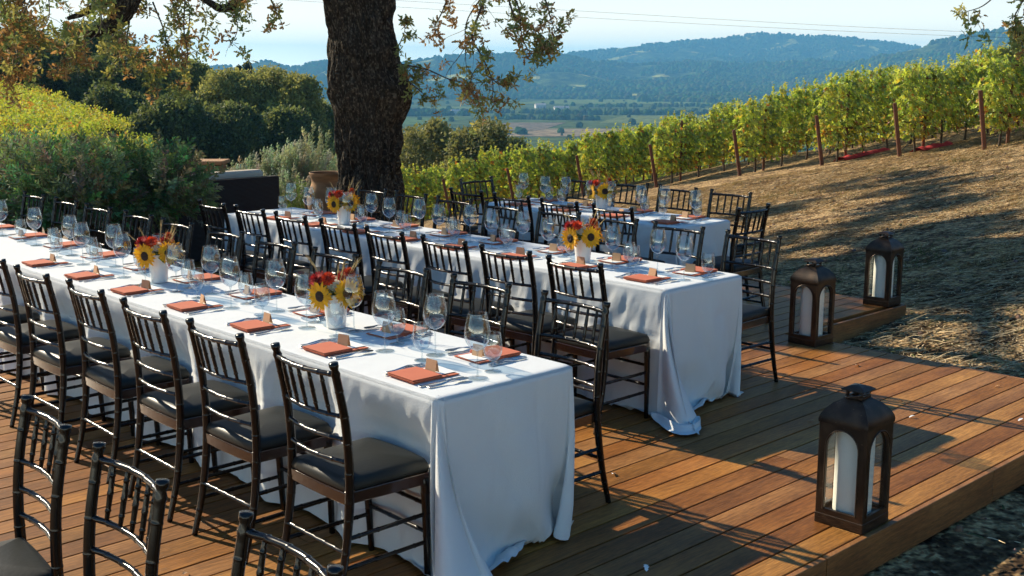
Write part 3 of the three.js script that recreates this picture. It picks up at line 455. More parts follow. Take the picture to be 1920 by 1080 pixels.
for (const s of seats) {
  const dirx = s.side < 0 ? 1 : -1, edge = s.side < 0 ? s.t.x0 : s.t.x1, rot = s.side < 0 ? QP : -QP, y = clothY(s.z, s.t);
  const j = (a) => (sr() - 0.5) * a, at = (inn, right) => [edge + dirx * inn, s.z + (s.side < 0 ? 1 : -1) * right];
  const tail = `${ORD[s.k]} place from the lantern end, ${s.t.name}'s ${s.where} side`, grp = (w) => `${w} on the ${s.t.name}`;
  const tn = j(0.12), [nx, nz] = at(0.165 + j(0.02), j(0.03));
  lay(napGeo[(sr() * 3) | 0], napkinMat, 'napkin', 'napkin', nx, y, nz, rot + tn, `folded terracotta napkin, ${tail}`, grp('napkins'));
  const fw = (dist, side2 = 0) => [nx + dirx * dist, nz + (s.side < 0 ? 1 : -1) * side2];
  let [mx, mz] = fw(0.066, 0.0); lay(cardGeo, paperMat, 'menu_card', 'menu card', mx, y + 0.0086, mz, rot + tn + j(0.1), `white menu card, ${tail}`, grp('menu cards'));
  [mx, mz] = fw(0.045, j(0.03)); lay(tentGeo, kraftMat, 'place_card', 'place card', mx, y + 0.0095, mz, rot + tn + j(0.5), `kraft paper tent card, ${tail}`, grp('place cards'));
  const cut = (geo, name, r, inn, tw) => { const [cx, cz] = at(inn, r); lay(geo, steel, name, name.replace('_', ' '), cx, y, cz, rot + Math.PI + tw, `steel ${name.replace('_', ' ')}, ${tail}`, grp(name + 's')); };
  cut(forkGeo, 'fork', -0.122 + j(0.015), 0.055 + j(0.02), j(0.12)); cut(forkGeo, 'salad_fork', -0.152 + j(0.015), 0.075 + j(0.02), j(0.12));
  cut(knifeGeo, 'knife', 0.118 + j(0.012), 0.05 + j(0.02), j(0.12)); cut(spoonGeo, 'spoon', 0.152 + j(0.012), 0.06 + j(0.02), j(0.15));
  const gl = (p, inn, r, nm) => { const [gx, gz] = at(inn + j(0.03), r + j(0.04)); const g = dup(p, V(gx, y, gz), sr() * 6, `${nm}, ${tail}`, grp(p.name === 'goblet' ? 'goblets' : 'wine glasses')); g.userData.category = 'glass'; };
  if (s.t === T3 && s.k > 3) continue;
  gl(wine0, 0.305, 0.175, 'tall empty wine glass'); gl(goblet0, 0.31, -0.2, 'short-stemmed water goblet');
}
// ------------------------------------------------------------------ vases and flowers
const yellowMat = leafMat({ transmission: 0.25 }), petalGeo = (len, wid, curl, n = 5) => grid(2, n, (a, b) => { const u = a * 2 - 1, w = wid * Math.pow(Math.sin(Math.PI * (0.12 + 0.88 * b)), 0.75) * (1 - 0.15 * b); return [u * w * 0.5, curl * b * b * len - 0.12 * Math.abs(u) * wid, b * len]; });
const petalCol = (g, c) => { const n = g.attributes.position.count, a = new Float32Array(n * 3); for (let i = 0; i < n; i++) a.set(c, i * 3); g.setAttribute('color', new THREE.BufferAttribute(a, 3)); return g; };
const mcol = (list) => mergeGeometries(list.map((g) => g.index ? g.toNonIndexed() : g));
const vpetal = leafMat({ transmission: 0.3, vertexColors: true }), vsolid = std({ roughness: 0.85, vertexColors: true });
const placeOn = (g, dir, up, p, s = 1) => { const m = new THREE.Matrix4(), z = dir.clone().normalize(), x = up.clone().cross(z).normalize(), y = z.clone().cross(x); m.makeBasis(x, y, z); m.scale(V(s, s, s)); m.setPosition(p); g.applyMatrix4(m); return g; };
function sunflowerGeo(R) {                                                   // faces +y
  const pet = []; for (let ring = 0; ring < 2; ring++) for (let i = 0; i < 17; i++) { const a = (i + ring * 0.5 + R() * 0.3) / 17 * Math.PI * 2, g = petalGeo(0.036 + R() * 0.01, 0.0165, 0.14 + ring * 0.22 - R() * 0.4); g.translate(0, 0, 0.019); g.rotateY(a); g.translate(0, 0.002 + ring * 0.003, 0); const k = 0.85 + R() * 0.25; pet.push(petalCol(g, [0.82 * k, 0.43 * k * (0.9 + R() * 0.2), 0.012])); }
  const disc = new THREE.SphereGeometry(0.0235, 22, 12, 0, Math.PI * 2, 0, Math.PI / 2), P = disc.attributes.position; for (let i = 0; i < P.count; i++) { const r = Math.hypot(P.getX(i), P.getZ(i)); P.setY(i, P.getY(i) * 0.42 + 0.0018 * hash2(i, 7) - 0.004 * Math.exp(-((r / 0.008) ** 2))); } disc.computeVertexNormals(); petalCol(disc, [0.028, 0.013, 0.006]);
  const back = new THREE.ConeGeometry(0.02, 0.02, 12); back.rotateX(Math.PI); back.translate(0, -0.009, 0); petalCol(back, [0.08, 0.16, 0.03]);
  return { pet: mcol(pet), disc, back };
}
function dahliaGeo(R, c, rad = 0.034) {
  const pet = []; for (let k = 0; k < 5; k++) { const n = 15 - k * 2; for (let i = 0; i < n; i++) { const a = (i + R() * 0.5 + k * 0.4) / n * Math.PI * 2, el = -0.15 + k * 0.32, L = rad * (1 - k * 0.11), g = petalGeo(L, 0.013, 0.25, 3); g.rotateX(-el); g.rotateY(a); g.translate(0, 0.002 * k, 0); const m = 0.65 + R() * 0.6; pet.push(petalCol(g, c.map((x) => x * m))); } }
  return mcol(pet);
}
function roseGeo(R, c) { const pet = []; for (let k = 0; k < 4; k++) for (let i = 0; i < 5; i++) { const a = (i + k * 0.5) / 5 * Math.PI * 2, r = 0.006 + k * 0.0045, g = grid(4, 4, (u, v) => { const an = (u - 0.5) * (1.7 - k * 0.1), rr = r * (0.55 + 0.6 * Math.sin(v * 2.2)) + 0.004 * v * v * k; return [Math.sin(an) * rr, v * (0.032 - k * 0.003), Math.cos(an) * rr]; }); g.rotateY(a); pet.push(petalCol(g, c.map((x) => x * (0.9 + R() * 0.12)))); } return mcol(pet); }
function leafBlade(L, w, c, curl = -0.2) { const g = grid(2, 6, (a, b) => { const u = a * 2 - 1, ww = w * Math.sin(Math.PI * Math.pow(b * 0.96 + 0.02, 0.8)); return [u * ww * 0.5, curl * b * b * L + 0.25 * Math.abs(u) * ww * 0.5, b * L]; }); return petalCol(g, c); }
const vaseGeo = lathe([[0.001, 0.001], [0.043, 0.001], [0.046, 0.004], [0.05, 0.05], [0.058, 0.12], [0.0645, 0.163], [0.0655, 0.167], [0.063, 0.168], [0.0605, 0.163], [0.054, 0.12], [0.046, 0.05], [0.042, 0.012], [0.001, 0.01]], 40);
function bouquet(x, z, t, seed, turn, where) {
  const y = clothY(z, t), R = rng(seed);
  const v = mesh('vase', vaseGeo, ceramic); v.position.set(x, y, z); tag(v, `white tapered ceramic vase ${where}`, 'vase', 'white vases of flowers');
  const t0 = thing('flower_arrangement', `sunflower, red dahlia and wheat arrangement ${where}`, 'flowers', V(x, y, z), turn, 'flower arrangements');
  const O = V(0, 0.13, 0), stemsG = [], dirOf = (az, el) => V(Math.cos(el) * Math.cos(az), Math.sin(el), Math.cos(el) * Math.sin(az));
  const head = (az, el, dist, name, build, tilt = 0.25) => {
    const d = dirOf(az, el), p = O.clone().addScaledVector(d, dist), face = d.clone(); face.y -= tilt; face.normalize();
    const f = new THREE.Group(); f.name = name; t0.add(f); f.position.copy(p); f.quaternion.setFromUnitVectors(V(0, 1, 0), face);
    build(f); stemsG.push(sweep([V(R() * 0.02 - 0.01, 0.02, R() * 0.02 - 0.01), V(0, 0.1, 0).addScaledVector(d, 0.02).setY(0.13), p.clone().addScaledVector(face, -0.012)], [0.0035, 0.0035, 0.003], 6));
  };
  const sf = (f) => { const g = sunflowerGeo(R); mesh('petals', g.pet, vpetal, f); mesh('seed_disc', g.disc, vsolid, f); mesh('calyx', g.back, vsolid, f); f.scale.setScalar(1.0 + R() * 0.12); };
  const dh = (c, r) => (f) => { mesh('petals', dahliaGeo(R, c, r), vpetal, f); };
  head(2.25, 0.30, 0.095, 'sunflower', sf, 0.3); head(0.95, 0.42, 0.092, 'sunflower', sf, 0.25); head(-0.35, 0.55, 0.1, 'sunflower', sf, 0.1); if (seed % 2) head(3.9, 0.35, 0.1, 'sunflower', sf, 0.3);
  head(2.7, 0.85, 0.115, 'dahlia', dh([0.42, 0.012, 0.012], 0.036)); head(2.0, 1.0, 0.11, 'dahlia', dh([0.72, 0.07, 0.012], 0.032)); head(3.5, 0.9, 0.105, 'dahlia', dh([0.30, 0.008, 0.02], 0.032)); head(0.1, 1.1, 0.12, 'dahlia', dh([0.62, 0.10, 0.015], 0.028)); head(5.2, 0.8, 0.1, 'dahlia', dh([0.38, 0.01, 0.012], 0.034));
  head(1.55, 0.8, 0.1, 'rose', (f) => mesh('petals', roseGeo(R, [0.86, 0.84, 0.72]), vpetal, f), 0); head(4.4, 0.8, 0.1, 'rose', (f) => mesh('petals', roseGeo(R, [0.75, 0.72, 0.6]), vpetal, f), 0);
  for (let i = 0; i < 13; i++) { const d = dirOf(R() * 6.28, 0.05 + R() * 0.8), g = leafBlade(0.06 + R() * 0.05, 0.028 + R() * 0.016, [0.05 + R() * 0.03, 0.12 + R() * 0.06, 0.02], -0.35); placeOn(g, d, V(0, 1, 0), V(d.x * 0.03, 0.145 + R() * 0.02, d.z * 0.03)); mesh('leaf', g, vpetal, t0); }
  for (let i = 0; i < 9; i++) { const d = dirOf(-0.3 + R() * 2.4, 0.75 + R() * 0.5), L = 0.1 + R() * 0.06, tip = O.clone().addScaledVector(d, L), gs = [petalCol(sweep([O, tip], [0.0012, 0.001], 5), [0.12, 0.14, 0.04])]; for (let k = 0; k < 4; k++) { const b = new THREE.SphereGeometry(0.0045, 8, 6); b.translate(tip.x + (R() - 0.5) * 0.018, tip.y + (R() - 0.5) * 0.018, tip.z + (R() - 0.5) * 0.018); gs.push(petalCol(b, [0.48 + R() * 0.2, 0.14 + R() * 0.1, 0.07])); } mesh('berry_sprig', mcol(gs), vsolid, t0); }
  for (let i = 0; i < 7; i++) { const d = dirOf(0.2 + R() * 1.6 + (i > 4 ? 2 : 0), 0.75 + R() * 0.45), L = 0.16 + R() * 0.05, tip = O.clone().addScaledVector(d, L), c = [0.5, 0.36, 0.15], gs = [petalCol(sweep([O, tip], [0.0012, 0.001], 5), c)], e = tip.clone().addScaledVector(d, 0.035); gs.push(petalCol(sweep([tip, tip.clone().lerp(e, 0.3), e], [0.002, 0.0042, 0.001], 6), c)); for (let k = 0; k < 9; k++) { const q = tip.clone().lerp(e, k / 9), a = q.clone().addScaledVector(d, 0.045).add(V((R() - 0.5) * 0.02, (R() - 0.5) * 0.02, (R() - 0.5) * 0.02)); gs.push(petalCol(sweep([q, a], [0.0005, 0.0003], 3), c)); } mesh('wheat_stalk', mcol(gs), vsolid, t0); }
  for (const c of t0.children) if (c.isGroup) c.scale.multiplyScalar(c.name === 'sunflower' ? 1.12 : c.name === 'rose' ? 1.05 : 1.35);
  for (const c of t0.children) c.position.sub(V(0, 0.13, 0)).multiplyScalar(c.name === 'rose' ? 0.95 : c.isGroup ? 1.18 : 1).add(V(0, c.isGroup ? 0.135 : 0.13, 0));
  mesh('stems', petalCol(merge(stemsG), [0.07, 0.14, 0.03]), vsolid, t0);
}
bouquet(3.06, -6.2, T1, 31, -0.5, 'on the longest table, farther from the lanterns');
bouquet(3.11, -4.5, T1, 42, -0.65, 'on the longest table, nearer the lanterns');
bouquet(5.37, -7.62, T2, 55, -0.7, 'on the middle table, at its sofa end');
bouquet(5.34, -4.97, T2, 67, -0.95, 'on the middle table, at its lantern end');
bouquet(7.52, -6.78, T3, 73, -1.2, 'on the short table beside the vineyard');

// ------------------------------------------------------------------ lanterns
const lanternProto = (() => {
  const t = new THREE.Group(); t.name = 'lantern'; const w = 0.238, hb = 0.49, th = 0.012;
  mesh('base', box(w + 0.008, 0.05, w + 0.008, 0, 0.025, 0, 0.004), bronze, t);
  const panel = () => { const s = new THREE.Shape(); const a = w / 2; s.moveTo(-a, 0.05); s.lineTo(a, 0.05); s.lineTo(a, hb); s.lineTo(-a, hb); s.lineTo(-a, 0.05); const o = new THREE.Path(), q = 0.09; o.moveTo(-q, 0.075); o.lineTo(-q, 0.375); o.absarc(0, 0.375, q, Math.PI, 0, true); o.lineTo(q, 0.075); o.lineTo(-q, 0.075); s.holes.push(o); const g = new THREE.ExtrudeGeometry(s, { depth: th, bevelEnabled: true, bevelSize: 0.002, bevelThickness: 0.002, bevelSegments: 2, curveSegments: 18 }); g.translate(0, 0, w / 2 - th); return g; };
  const rimG = () => { const q = 0.092, P = [V(-q, 0.073, 0)]; for (let i = 0; i <= 14; i++) { const a = Math.PI - i / 14 * Math.PI; P.push(V(Math.cos(a) * q, 0.375 + Math.sin(a) * q, 0)); } P.push(V(q, 0.073, 0)); const c = P.map((p) => p.setZ(w / 2 + 0.002)); return sweep(c, c.map(() => 0.0045), 6); };
  const pg = panel(), rg = rimG(), gg = (() => { const s = new THREE.Shape(), q = 0.096; s.moveTo(-q, 0.07); s.lineTo(-q, 0.375); s.absarc(0, 0.375, q, Math.PI, 0, true); s.lineTo(q, 0.07); const g = new THREE.ShapeGeometry(s, 18); g.translate(0, 0, w / 2 - th - 0.004); return g; })();
  for (let k = 0; k < 4; k++) { const m = mesh(k === 1 ? 'door' : 'side_panel', pg, bronze, t); m.rotation.y = k * QP; m.scale.x = k % 2 ? 0.9 : 1; mesh('arch_trim', rg, bronze, m); mesh('glass_pane', gg, paneGlass, m); }
  const dome = [[w / 2 + 0.005, hb - 0.004], [w / 2 + 0.006, hb + 0.012], [w / 2 + 0.002, hb + 0.03], [w / 2 - 0.012, hb + 0.056], [w / 2 - 0.04, hb + 0.088], [w / 2 - 0.07, hb + 0.106], [0.045, hb + 0.112], [0.0008, hb + 0.113]];
  const sq = (prof) => { const gs = []; for (let k = 0; k < 4; k++) { const g = grid(6, prof.length - 1, (a, b) => { const [r, y] = prof[Math.round(b * (prof.length - 1))], u = (a * 2 - 1) * r; return [u, y, r, u * 2, y * 2]; }); g.rotateY(k * QP); gs.push(g); } return merge(gs); };
  const bronzeTwo = bronze.clone(); bronzeTwo.side = THREE.DoubleSide;
  mesh('roof', sq(dome), bronzeTwo, t);
  mesh('collar', box(0.085, 0.014, 0.085, 0, hb + 0.117, 0, 0.003), bronze, t);
  for (const [x, z] of [[-1, -1], [1, -1], [1, 1], [-1, 1]]) mesh('cap_post', box(0.012, 0.03, 0.012, x * 0.034, hb + 0.138, z * 0.034), bronze, t);
  mesh('cap', sq([[0.056, hb + 0.148], [0.0575, hb + 0.152], [0.04, hb + 0.163], [0.02, hb + 0.17], [0.0006, hb + 0.172]]), bronzeTwo, t);
  const ring = new THREE.TorusGeometry(0.052, 0.0042, 8, 30); ring.rotateX(Math.PI / 2 - 0.28); ring.translate(-0.045, hb + 0.134, 0.02); mesh('ring_handle', ring, bronze, t);
  for (const y of [0.12, 0.4]) mesh('hinge', rod([V(w / 2 + 0.005, y - 0.018, w / 2 - 0.004), V(w / 2 + 0.005, y, w / 2 - 0.004), V(w / 2 + 0.005, y + 0.018, w / 2 - 0.004)], 0.0042, [0.5], 4, 8), bronze, t);
  mesh('latch', box(0.006, 0.02, 0.012, w / 2 + 0.006, 0.24, -w / 2 + 0.03, 0.002), bronze, t);
  mesh('floor_plate', box(w - 0.03, 0.004, w - 0.03, 0, 0.053, 0), bronze, t);
  const c = lathe([[0.0005, 0.056], [0.086, 0.056], [0.088, 0.06], [0.088, 0.447], [0.085, 0.453], [0.06, 0.448], [0.0005, 0.436]], 36); mesh('pillar_candle', c, candleMat, t);
  return t;
})();
[[4.437, -2.485, 'dark bronze lantern with white candle alone on the deck front edge', 0.02], [7.30, -4.50, 'dark bronze lantern with white candle in the inner corner of the stepped deck', -0.03], [9.0, -4.87, 'dark bronze lantern with white candle on the outermost deck corner by the slope', 0.05]].forEach(([x, z, label, r]) => { const l = dup(lanternProto, V(x, 0, z), r, label, 'lanterns along the deck edge'); l.userData.category = 'lantern'; l.scale.setScalar(0.95); });

// ------------------------------------------------------------------ sofas, urn, pillar
{
  const wicker = std({ color: [0.016, 0.013, 0.012], roughness: 0.8, bumpMap: tex(128, 128, (u, v) => 0.5 + 0.5 * Math.sin(u * Math.PI * 32) * Math.sin(v * Math.PI * 32)), bumpScale: 0.003 }), cush = std({ color: [0.52, 0.45, 0.36], roughness: 0.95 });
  const sofa = (x, z, turn, w, label, n) => {
    const t = thing('outdoor_sofa', label, 'sofa', V(x, -0.03, z), turn);
    mesh('back_panel', box(w, 0.84, 0.1, 0, 0.44, 0, 0.012), wicker, t); mesh('seat_base', box(w - 0.02, 0.3, 0.72, 0, 0.18, -0.41, 0.012), wicker, t);
    for (const s of [-1, 1]) mesh('arm', box(0.1, 0.55, 0.76, s * (w / 2 - 0.052), 0.31, -0.432, 0.012), wicker, t);
    const cw = (w - 0.22) / n; for (let i = 0; i < n; i++) { const c = mesh('back_cushion', new RoundedBoxGeometry(cw - 0.015, 0.48, 0.17, 4, 0.05), cush, t); c.position.set(-w / 2 + 0.11 + cw * (i + 0.5), 0.69, -0.14); mesh('seat_cushion', (() => { const g = new RoundedBoxGeometry(cw - 0.02, 0.14, 0.54, 3, 0.04); return g; })(), cush, t).position.set(-w / 2 + 0.11 + cw * (i + 0.5), 0.4, -0.48); }
  };
  sofa(5.93, -11.05, 0.0, 1.95, 'black woven sofa back with two beige cushions beside the tree', 2);
  sofa(4.05, -13.2, 0.15, 2.0, 'black woven sofa with beige cushions half hidden behind the shrubs', 2);
  const terra = std({ color: [0.46, 0.27, 0.145], roughness: 0.9, map: tex(256, 256, (u, v) => { const k = 0.75 + 0.6 * (fbm(u * 6, v * 10, 5, 301, 6, 10) - 0.5); return [k, k * 0.98, k * 0.94]; }, true) });
  const up = W(-2.98, groundY(-2.98, 18.6) - 0.02, 18.6), urn = thing('terracotta_urn', 'weathered terracotta urn standing against the oak trunk', 'urn', up);
  const uh = 0.36 - up.y, P = curvePts([[0.16, 0], [0.2, uh * 0.12], [0.33, uh * 0.45], [0.37, uh * 0.66], [0.31, uh * 0.85], [0.245, uh * 0.93], [0.27, uh * 0.97], [0.285, uh]], 24);
  mesh('body', lathe([[0.001, 0], ...P, [0.25, uh - 0.01], [0.22, uh * 0.92], [0.3, uh * 0.66], [0.001, uh * 0.3]], 40), terra, urn);
  const band = new THREE.TorusGeometry(0.372, 0.014, 8, 44); band.rotateX(Math.PI / 2); band.translate(0, uh * 0.66, 0); mesh('raised_band', band, terra, urn);
  for (const s of [-1, 1]) mesh('handle', rod([V(s * 0.31, uh * 0.84, 0), V(s * 0.4, uh * 0.86, 0), V(s * 0.42, uh * 0.78, 0), V(s * 0.36, uh * 0.7, 0)], 0.022, [], 10, 8), terra, urn);
  // rough stone pillar behind the shrubs
  const pp = W(-5.25, -0.4, 20), pil = thing('stone_pillar', 'reddish stone pillar rising behind the shrubs and sofa', 'pillar', pp, -YAW), R = rng(88), sm = [[0.36, 0.19, 0.10], [0.30, 0.17, 0.10], [0.42, 0.24, 0.13]].map((c) => std({ color: c, roughness: 0.95, bumpMap: soilBump, bumpScale: 0.01 }));
  for (let row = 0; row < 7; row++) { let x = -0.26; while (x < 0.24) { const w = Math.min(0.28 - x, 0.12 + R() * 0.14); const st = mesh('stone', box(w - 0.012, 0.1, 0.42, 0, 0, 0, 0.012), sm[(R() * 3) | 0], pil); st.position.set(x + w / 2, 0.05 + row * 0.112, (R() - 0.5) * 0.02); x += w; } }
  mesh('cap_stone', box(0.64, 0.06, 0.56, 0, 0.82, 0, 0.012), sm[2], pil);
}
// ------------------------------------------------------------------ the big oak
const barkTex = tex(512, 512, (u, v) => { const r = 1 - Math.abs(fbm(u * 24, v * 7, 4, 401, 24, 7) - 0.5) * 3.4, l = fbm(u * 60, v * 40, 3, 411, 60, 40), k = 0.40 + 0.2 * clamp(1 - r, 0, 1) + 0.5 * (l - 0.5), li = l > 0.64 ? 0.2 : 0; return [k + li, k * 0.93 + li, k * 0.86 + li * 0.9]; }, true);
const barkMat = std({ color: [0.215, 0.205, 0.19], map: barkTex, bumpMap: barkTex, bumpScale: 0.035, roughness: 0.95, specularIntensity: 0.2 });
const twigMat = std({ color: [0.075, 0.055, 0.042], roughness: 0.9 });
function lobedLeaf(L, w, curl) { return grid(2, 7, (a, b) => { const u = a * 2 - 1, ww = w * Math.pow(Math.sin(Math.PI * (0.06 + 0.92 * b)), 0.7) * (0.78 + 0.26 * Math.cos(b * Math.PI * 7)) * (0.7 + 0.45 * b); return [u * ww * 0.5, curl * b * b * L + 0.22 * Math.abs(u) * ww, b * L]; }); }
function leafCluster(seed, n, L, w, spread) { const R = rng(seed), gs = []; for (let i = 0; i < n; i++) { const g = lobedLeaf(L * (0.7 + R() * 0.5), w * (0.8 + R() * 0.4), (R() - 0.6) * 0.7); g.rotateZ((R() - 0.5) * 1.2); g.rotateX((R() - 0.3) * 1.3); g.rotateY(i / n * 6.28 + R() * 0.7); g.translate((R() - 0.5) * spread, (R() - 0.5) * spread, (R() - 0.5) * spread); gs.push(g); } return merge(gs); }
const oakCluster = leafCluster(5, 8, 0.062, 0.034, 0.05), oakLeafMat = leafMat({ transmission: 0.5 });
const oakCol = (R, brown) => { const k = 0.75 + R() * 0.5; return R() < brown ? C(0.40 * k, 0.225 * k, 0.075 * k) : R() < 0.45 ? C(0.40 * k, 0.36 * k, 0.09 * k) : C(0.21 * k, 0.26 * k, 0.075 * k); };
{
  const base = W(-2.1, groundY(-2.1, 17) - 0.15, 17), oak = thing('oak_tree', 'massive old oak with furrowed dark trunk and drooping leafy boughs', 'tree', base), loc = (p) => p.clone().sub(base);
  // trunk
  const prof = [[-0.2, 0.86], [0.25, 0.66], [0.8, 0.56], [1.5, 0.50], [2.1, 0.51], [2.7, 0.585], [3.1, 0.55], [3.7, 0.53], [4.4, 0.58], [5.2, 0.72], [5.9, 0.62]], rad = (hh) => { const h = hh + base.y + 1.0; for (let i = 1; i < prof.length; i++) if (h <= prof[i][0]) { const t = (h - prof[i - 1][0]) / (prof[i][0] - prof[i - 1][0]); return lerp(prof[i - 1][1], prof[i][1], t * t * (3 - 2 * t)); } return 0.6; };
  const cen = (h) => { const y = h + base.y; return -2.1 + (y > 1.4 ? -0.1 * Math.pow((y - 1.4) / 1.56, 1.3) : 0); };
  const NA = 260, NH = 300;
  const tg = grid(NA, NH, (a, b) => {
    const an = a * Math.PI * 2, h = b * (5 - base.y), r0 = rad(h), dirR = Math.cos(an), dirD = Math.sin(an), c = ((a % 1) + 1) % 1;
    const fur = 1 - Math.abs(fbm(c * 22 + 0.0, h * 1.5, 3, 421, 22, 0) - 0.5) * 3.6, cross = fbm(c * 44, h * 11, 2, 431, 44, 0), big = fbm(c * 5, h * 0.9, 3, 441, 5, 0) - 0.5;
    const hw = h + base.y, burl = 0.085 * Math.exp(-(((hw - 1.62) / 0.32) ** 2)) * Math.max(0, dirR) ** 2 + (h < 0.9 ? 0.12 * (0.9 - h) * (0.5 + 0.5 * Math.cos(an * 5 + 1)) : 0);
    const rr = r0 * (1 + 0.09 * big) + burl - 0.085 * clamp(fur, 0, 1) + 0.02 * (cross - 0.5), p = loc(W(cen(h) + dirR * rr, base.y + h, 17 + dirD * rr));
    return [p.x, p.y, p.z, c * 3.4, h / 1.1];
  });
  { const N = tg.attributes.normal, P = tg.attributes.position; let o = 0; for (let i = 0; i < 200; i++) { const j = 150 * (NA + 1) + i; o += N.getX(j) * P.getX(j) + N.getZ(j) * P.getZ(j); } if (o < 0) { tg.index.array.reverse(); tg.computeVertexNormals(); } }
  mesh('trunk', tg, barkMat, oak);
  const limb = (pts, r0, r1, n = 26) => { const cv = new THREE.CatmullRomCurve3(pts.map((p) => loc(W(...p)))), P = cv.getPoints(n), R = P.map((_, i) => lerp(r0, r1, Math.pow(i / n, 0.8)) * (1 + 0.12 * (hash2(i, 3, r0 * 99 | 0) - 0.5))); mesh('limb', sweep(P, R, 12), barkMat, oak); };
  limb([[-2.2, 4.3, 17], [-3.2, 6.2, 16.2], [-4.6, 6.6, 14.8], [-4.4, 4.6, 13.6], [-4.05, 3.2, 13], [-4.2, 2.76, 13], [-4.29, 2.54, 12.95], [-4.42, 2.43, 12.9], [-4.62, 2.36, 12.9]], 0.38, 0.045, 60);
  limb([[-4.2, 2.76, 13], [-4.4, 2.72, 12.9], [-4.62, 2.58, 12.8], [-4.8, 2.52, 12.8]], 0.075, 0.02);
  limb([[-2.2, 4.5, 17], [-1.6, 7, 16], [-0.6, 7.4, 14.6], [-0.2, 5.2, 13.4], [-0.15, 3.4, 13.1], [-0.25, 2.9, 13]], 0.36, 0.03, 40);
  limb([[-2.2, 4.6, 17.1], [-3.2, 6.2, 18], [-5.5, 7.2, 18.5], [-8.5, 8.6, 18]], 0.36, 0.08); limb([[-4.6, 6.6, 14.8], [-5.6, 7.3, 14.4], [-7.0, 7.2, 13], [-8.2, 6.9, 11.6]], 0.16, 0.05);
  limb([[-2.1, 4.6, 17.1], [0.5, 7.2, 18], [3.6, 7.8, 17.6], [6.4, 6.6, 16.4], [8, 5.2, 15.4]], 0.36, 0.06, 40);
  limb([[-2.1, 4.8, 17], [-0.8, 8.5, 17.6], [0.8, 11.5, 18.2], [1.4, 13, 18.6]], 0.4, 0.1);
  limb([[3.6, 7.8, 17.6], [4.8, 6.4, 14], [4.9, 4.2, 11.4], [4.3, 3.1, 10.2], [4.08, 2.62, 10]], 0.14, 0.02, 40);
  limb([[-2.74, 3.9, 13.2], [-2.75, 2.9, 12.6], [-2.92, 2.66, 12.5], [-3.06, 2.61, 12.5], [-3.18, 2.67, 12.5], [-3.3, 2.74, 12.5]], 0.07, 0.03);
  limb([[-4.6, 6.6, 14.8], [-3.8, 5.4, 13.8], [-2.9, 4.4, 13.3], [-2.74, 3.9, 13.2]], 0.14, 0.07);
  // drooping boughs in view
  const R = rng(2024), leaves = [], twigs = [];
  const bough = (pts, r0, len, dens, brown, tw = 0.3, drop = 0.6) => {
    const cv = new THREE.CatmullRomCurve3(pts.map((p) => loc(W(...p)))), L = cv.getLength(), n = Math.max(6, Math.round(L / 0.07)), P = cv.getPoints(n);
    twigs.push(sweep(P, P.map((_, i) => lerp(r0, 0.0025, i / n)), 6, false));
    for (let i = 1; i <= n; i++) {
      const reps = R() < dens ? 1 + (R() < dens * 0.5 ? 1 : 0) : 0;
      for (let q = 0; q < reps; q++) {
        let p = P[i].clone(), dir = V(R() - 0.5, (R() - 0.62) * 1.1, R() - 0.5).normalize(); const path = [p.clone()], tl = tw * (0.4 + R()), st = 4;
        for (let k = 0; k < st; k++) { dir.y -= drop * 0.22; dir.add(V((R() - 0.5) * 0.5, (R() - 0.5) * 0.4, (R() - 0.5) * 0.5)).normalize(); p = p.clone().addScaledVector(dir, tl / st); path.push(p); if (R() < len) { const b = R() < 0.15 ? 0.9 : brown; leaves.push({ p: p.clone(), s: 0.75 + R() * 0.6, e: [R() * 6, R() * 6, R() * 6], c: oakCol(R, b) }); } }
        twigs.push(sweep(path, path.map((_, k) => lerp(0.003, 0.0013, k / st)), 4, false));
      }
    }
  };
  // left curtain
  for (let i = 0; i < 17; i++) {
    const r = -6.3 + R() * 3.3, d = 11.6 + R() * 2.6, h0 = 3.15 + R() * 0.5, k = d / 13, low = r < -4.6 ? 2.02 : r < -3.5 ? 1.98 : 2.35;
    bough([[r * k + (R() - 0.5) * 0.4, h0 + 0.25, d + 0.3], [r * k + (R() - 0.5) * 0.3, h0 - 0.25, d + 0.1], [r * k + (R() - 0.5) * 0.5, lerp(h0, low, 0.65), d], [r * k + (R() - 0.5) * 0.7, lerp(low, 2.6, R() * 0.5), d - 0.1]], 0.012, 0.62, 0.72, r < -4.4 ? 0.22 : 0.12, 0.32);
  }
  bough([[-3.5, 2.9, 12.8], [-3.55, 2.4, 12.8], [-3.5, 2.1, 12.7], [-3.62, 1.86, 12.7]], 0.01, 0.6, 0.8, 0.2, 0.28); bough([[-3.9, 2.7, 12.9], [-3.75, 2.3, 12.8], [-3.8, 2.05, 12.8], [-3.7, 1.85, 12.8]], 0.01, 0.6, 0.8, 0.2, 0.3);
  bough([[-2.95, 2.66, 12.5], [-2.9, 2.4, 12.5], [-3.0, 2.2, 12.5]], 0.008, 0.6, 0.7, 0.3, 0.2); bough([[-2.6, 2.95, 12.6], [-2.5, 2.6, 12.5], [-2.42, 2.45, 12.5]], 0.008, 0.55, 0.55, 0.3, 0.2);
  bough([[-5.2, 2.9, 13], [-5.5, 2.3, 12.8], [-5.3, 2.05, 12.7], [-5.6, 1.92, 12.7]], 0.01, 0.6, 0.8, 0.75, 0.3); bough([[-4.6, 2.4, 12.9], [-4.8, 2.15, 12.8], [-5.0, 2.0, 12.8]], 0.01, 0.6, 0.85, 0.7, 0.28); bough([[-4.2, 2.5, 13], [-4.2, 2.2, 12.9], [-4.0, 2.05, 12.9]], 0.01, 0.6, 0.8, 0.5, 0.28);
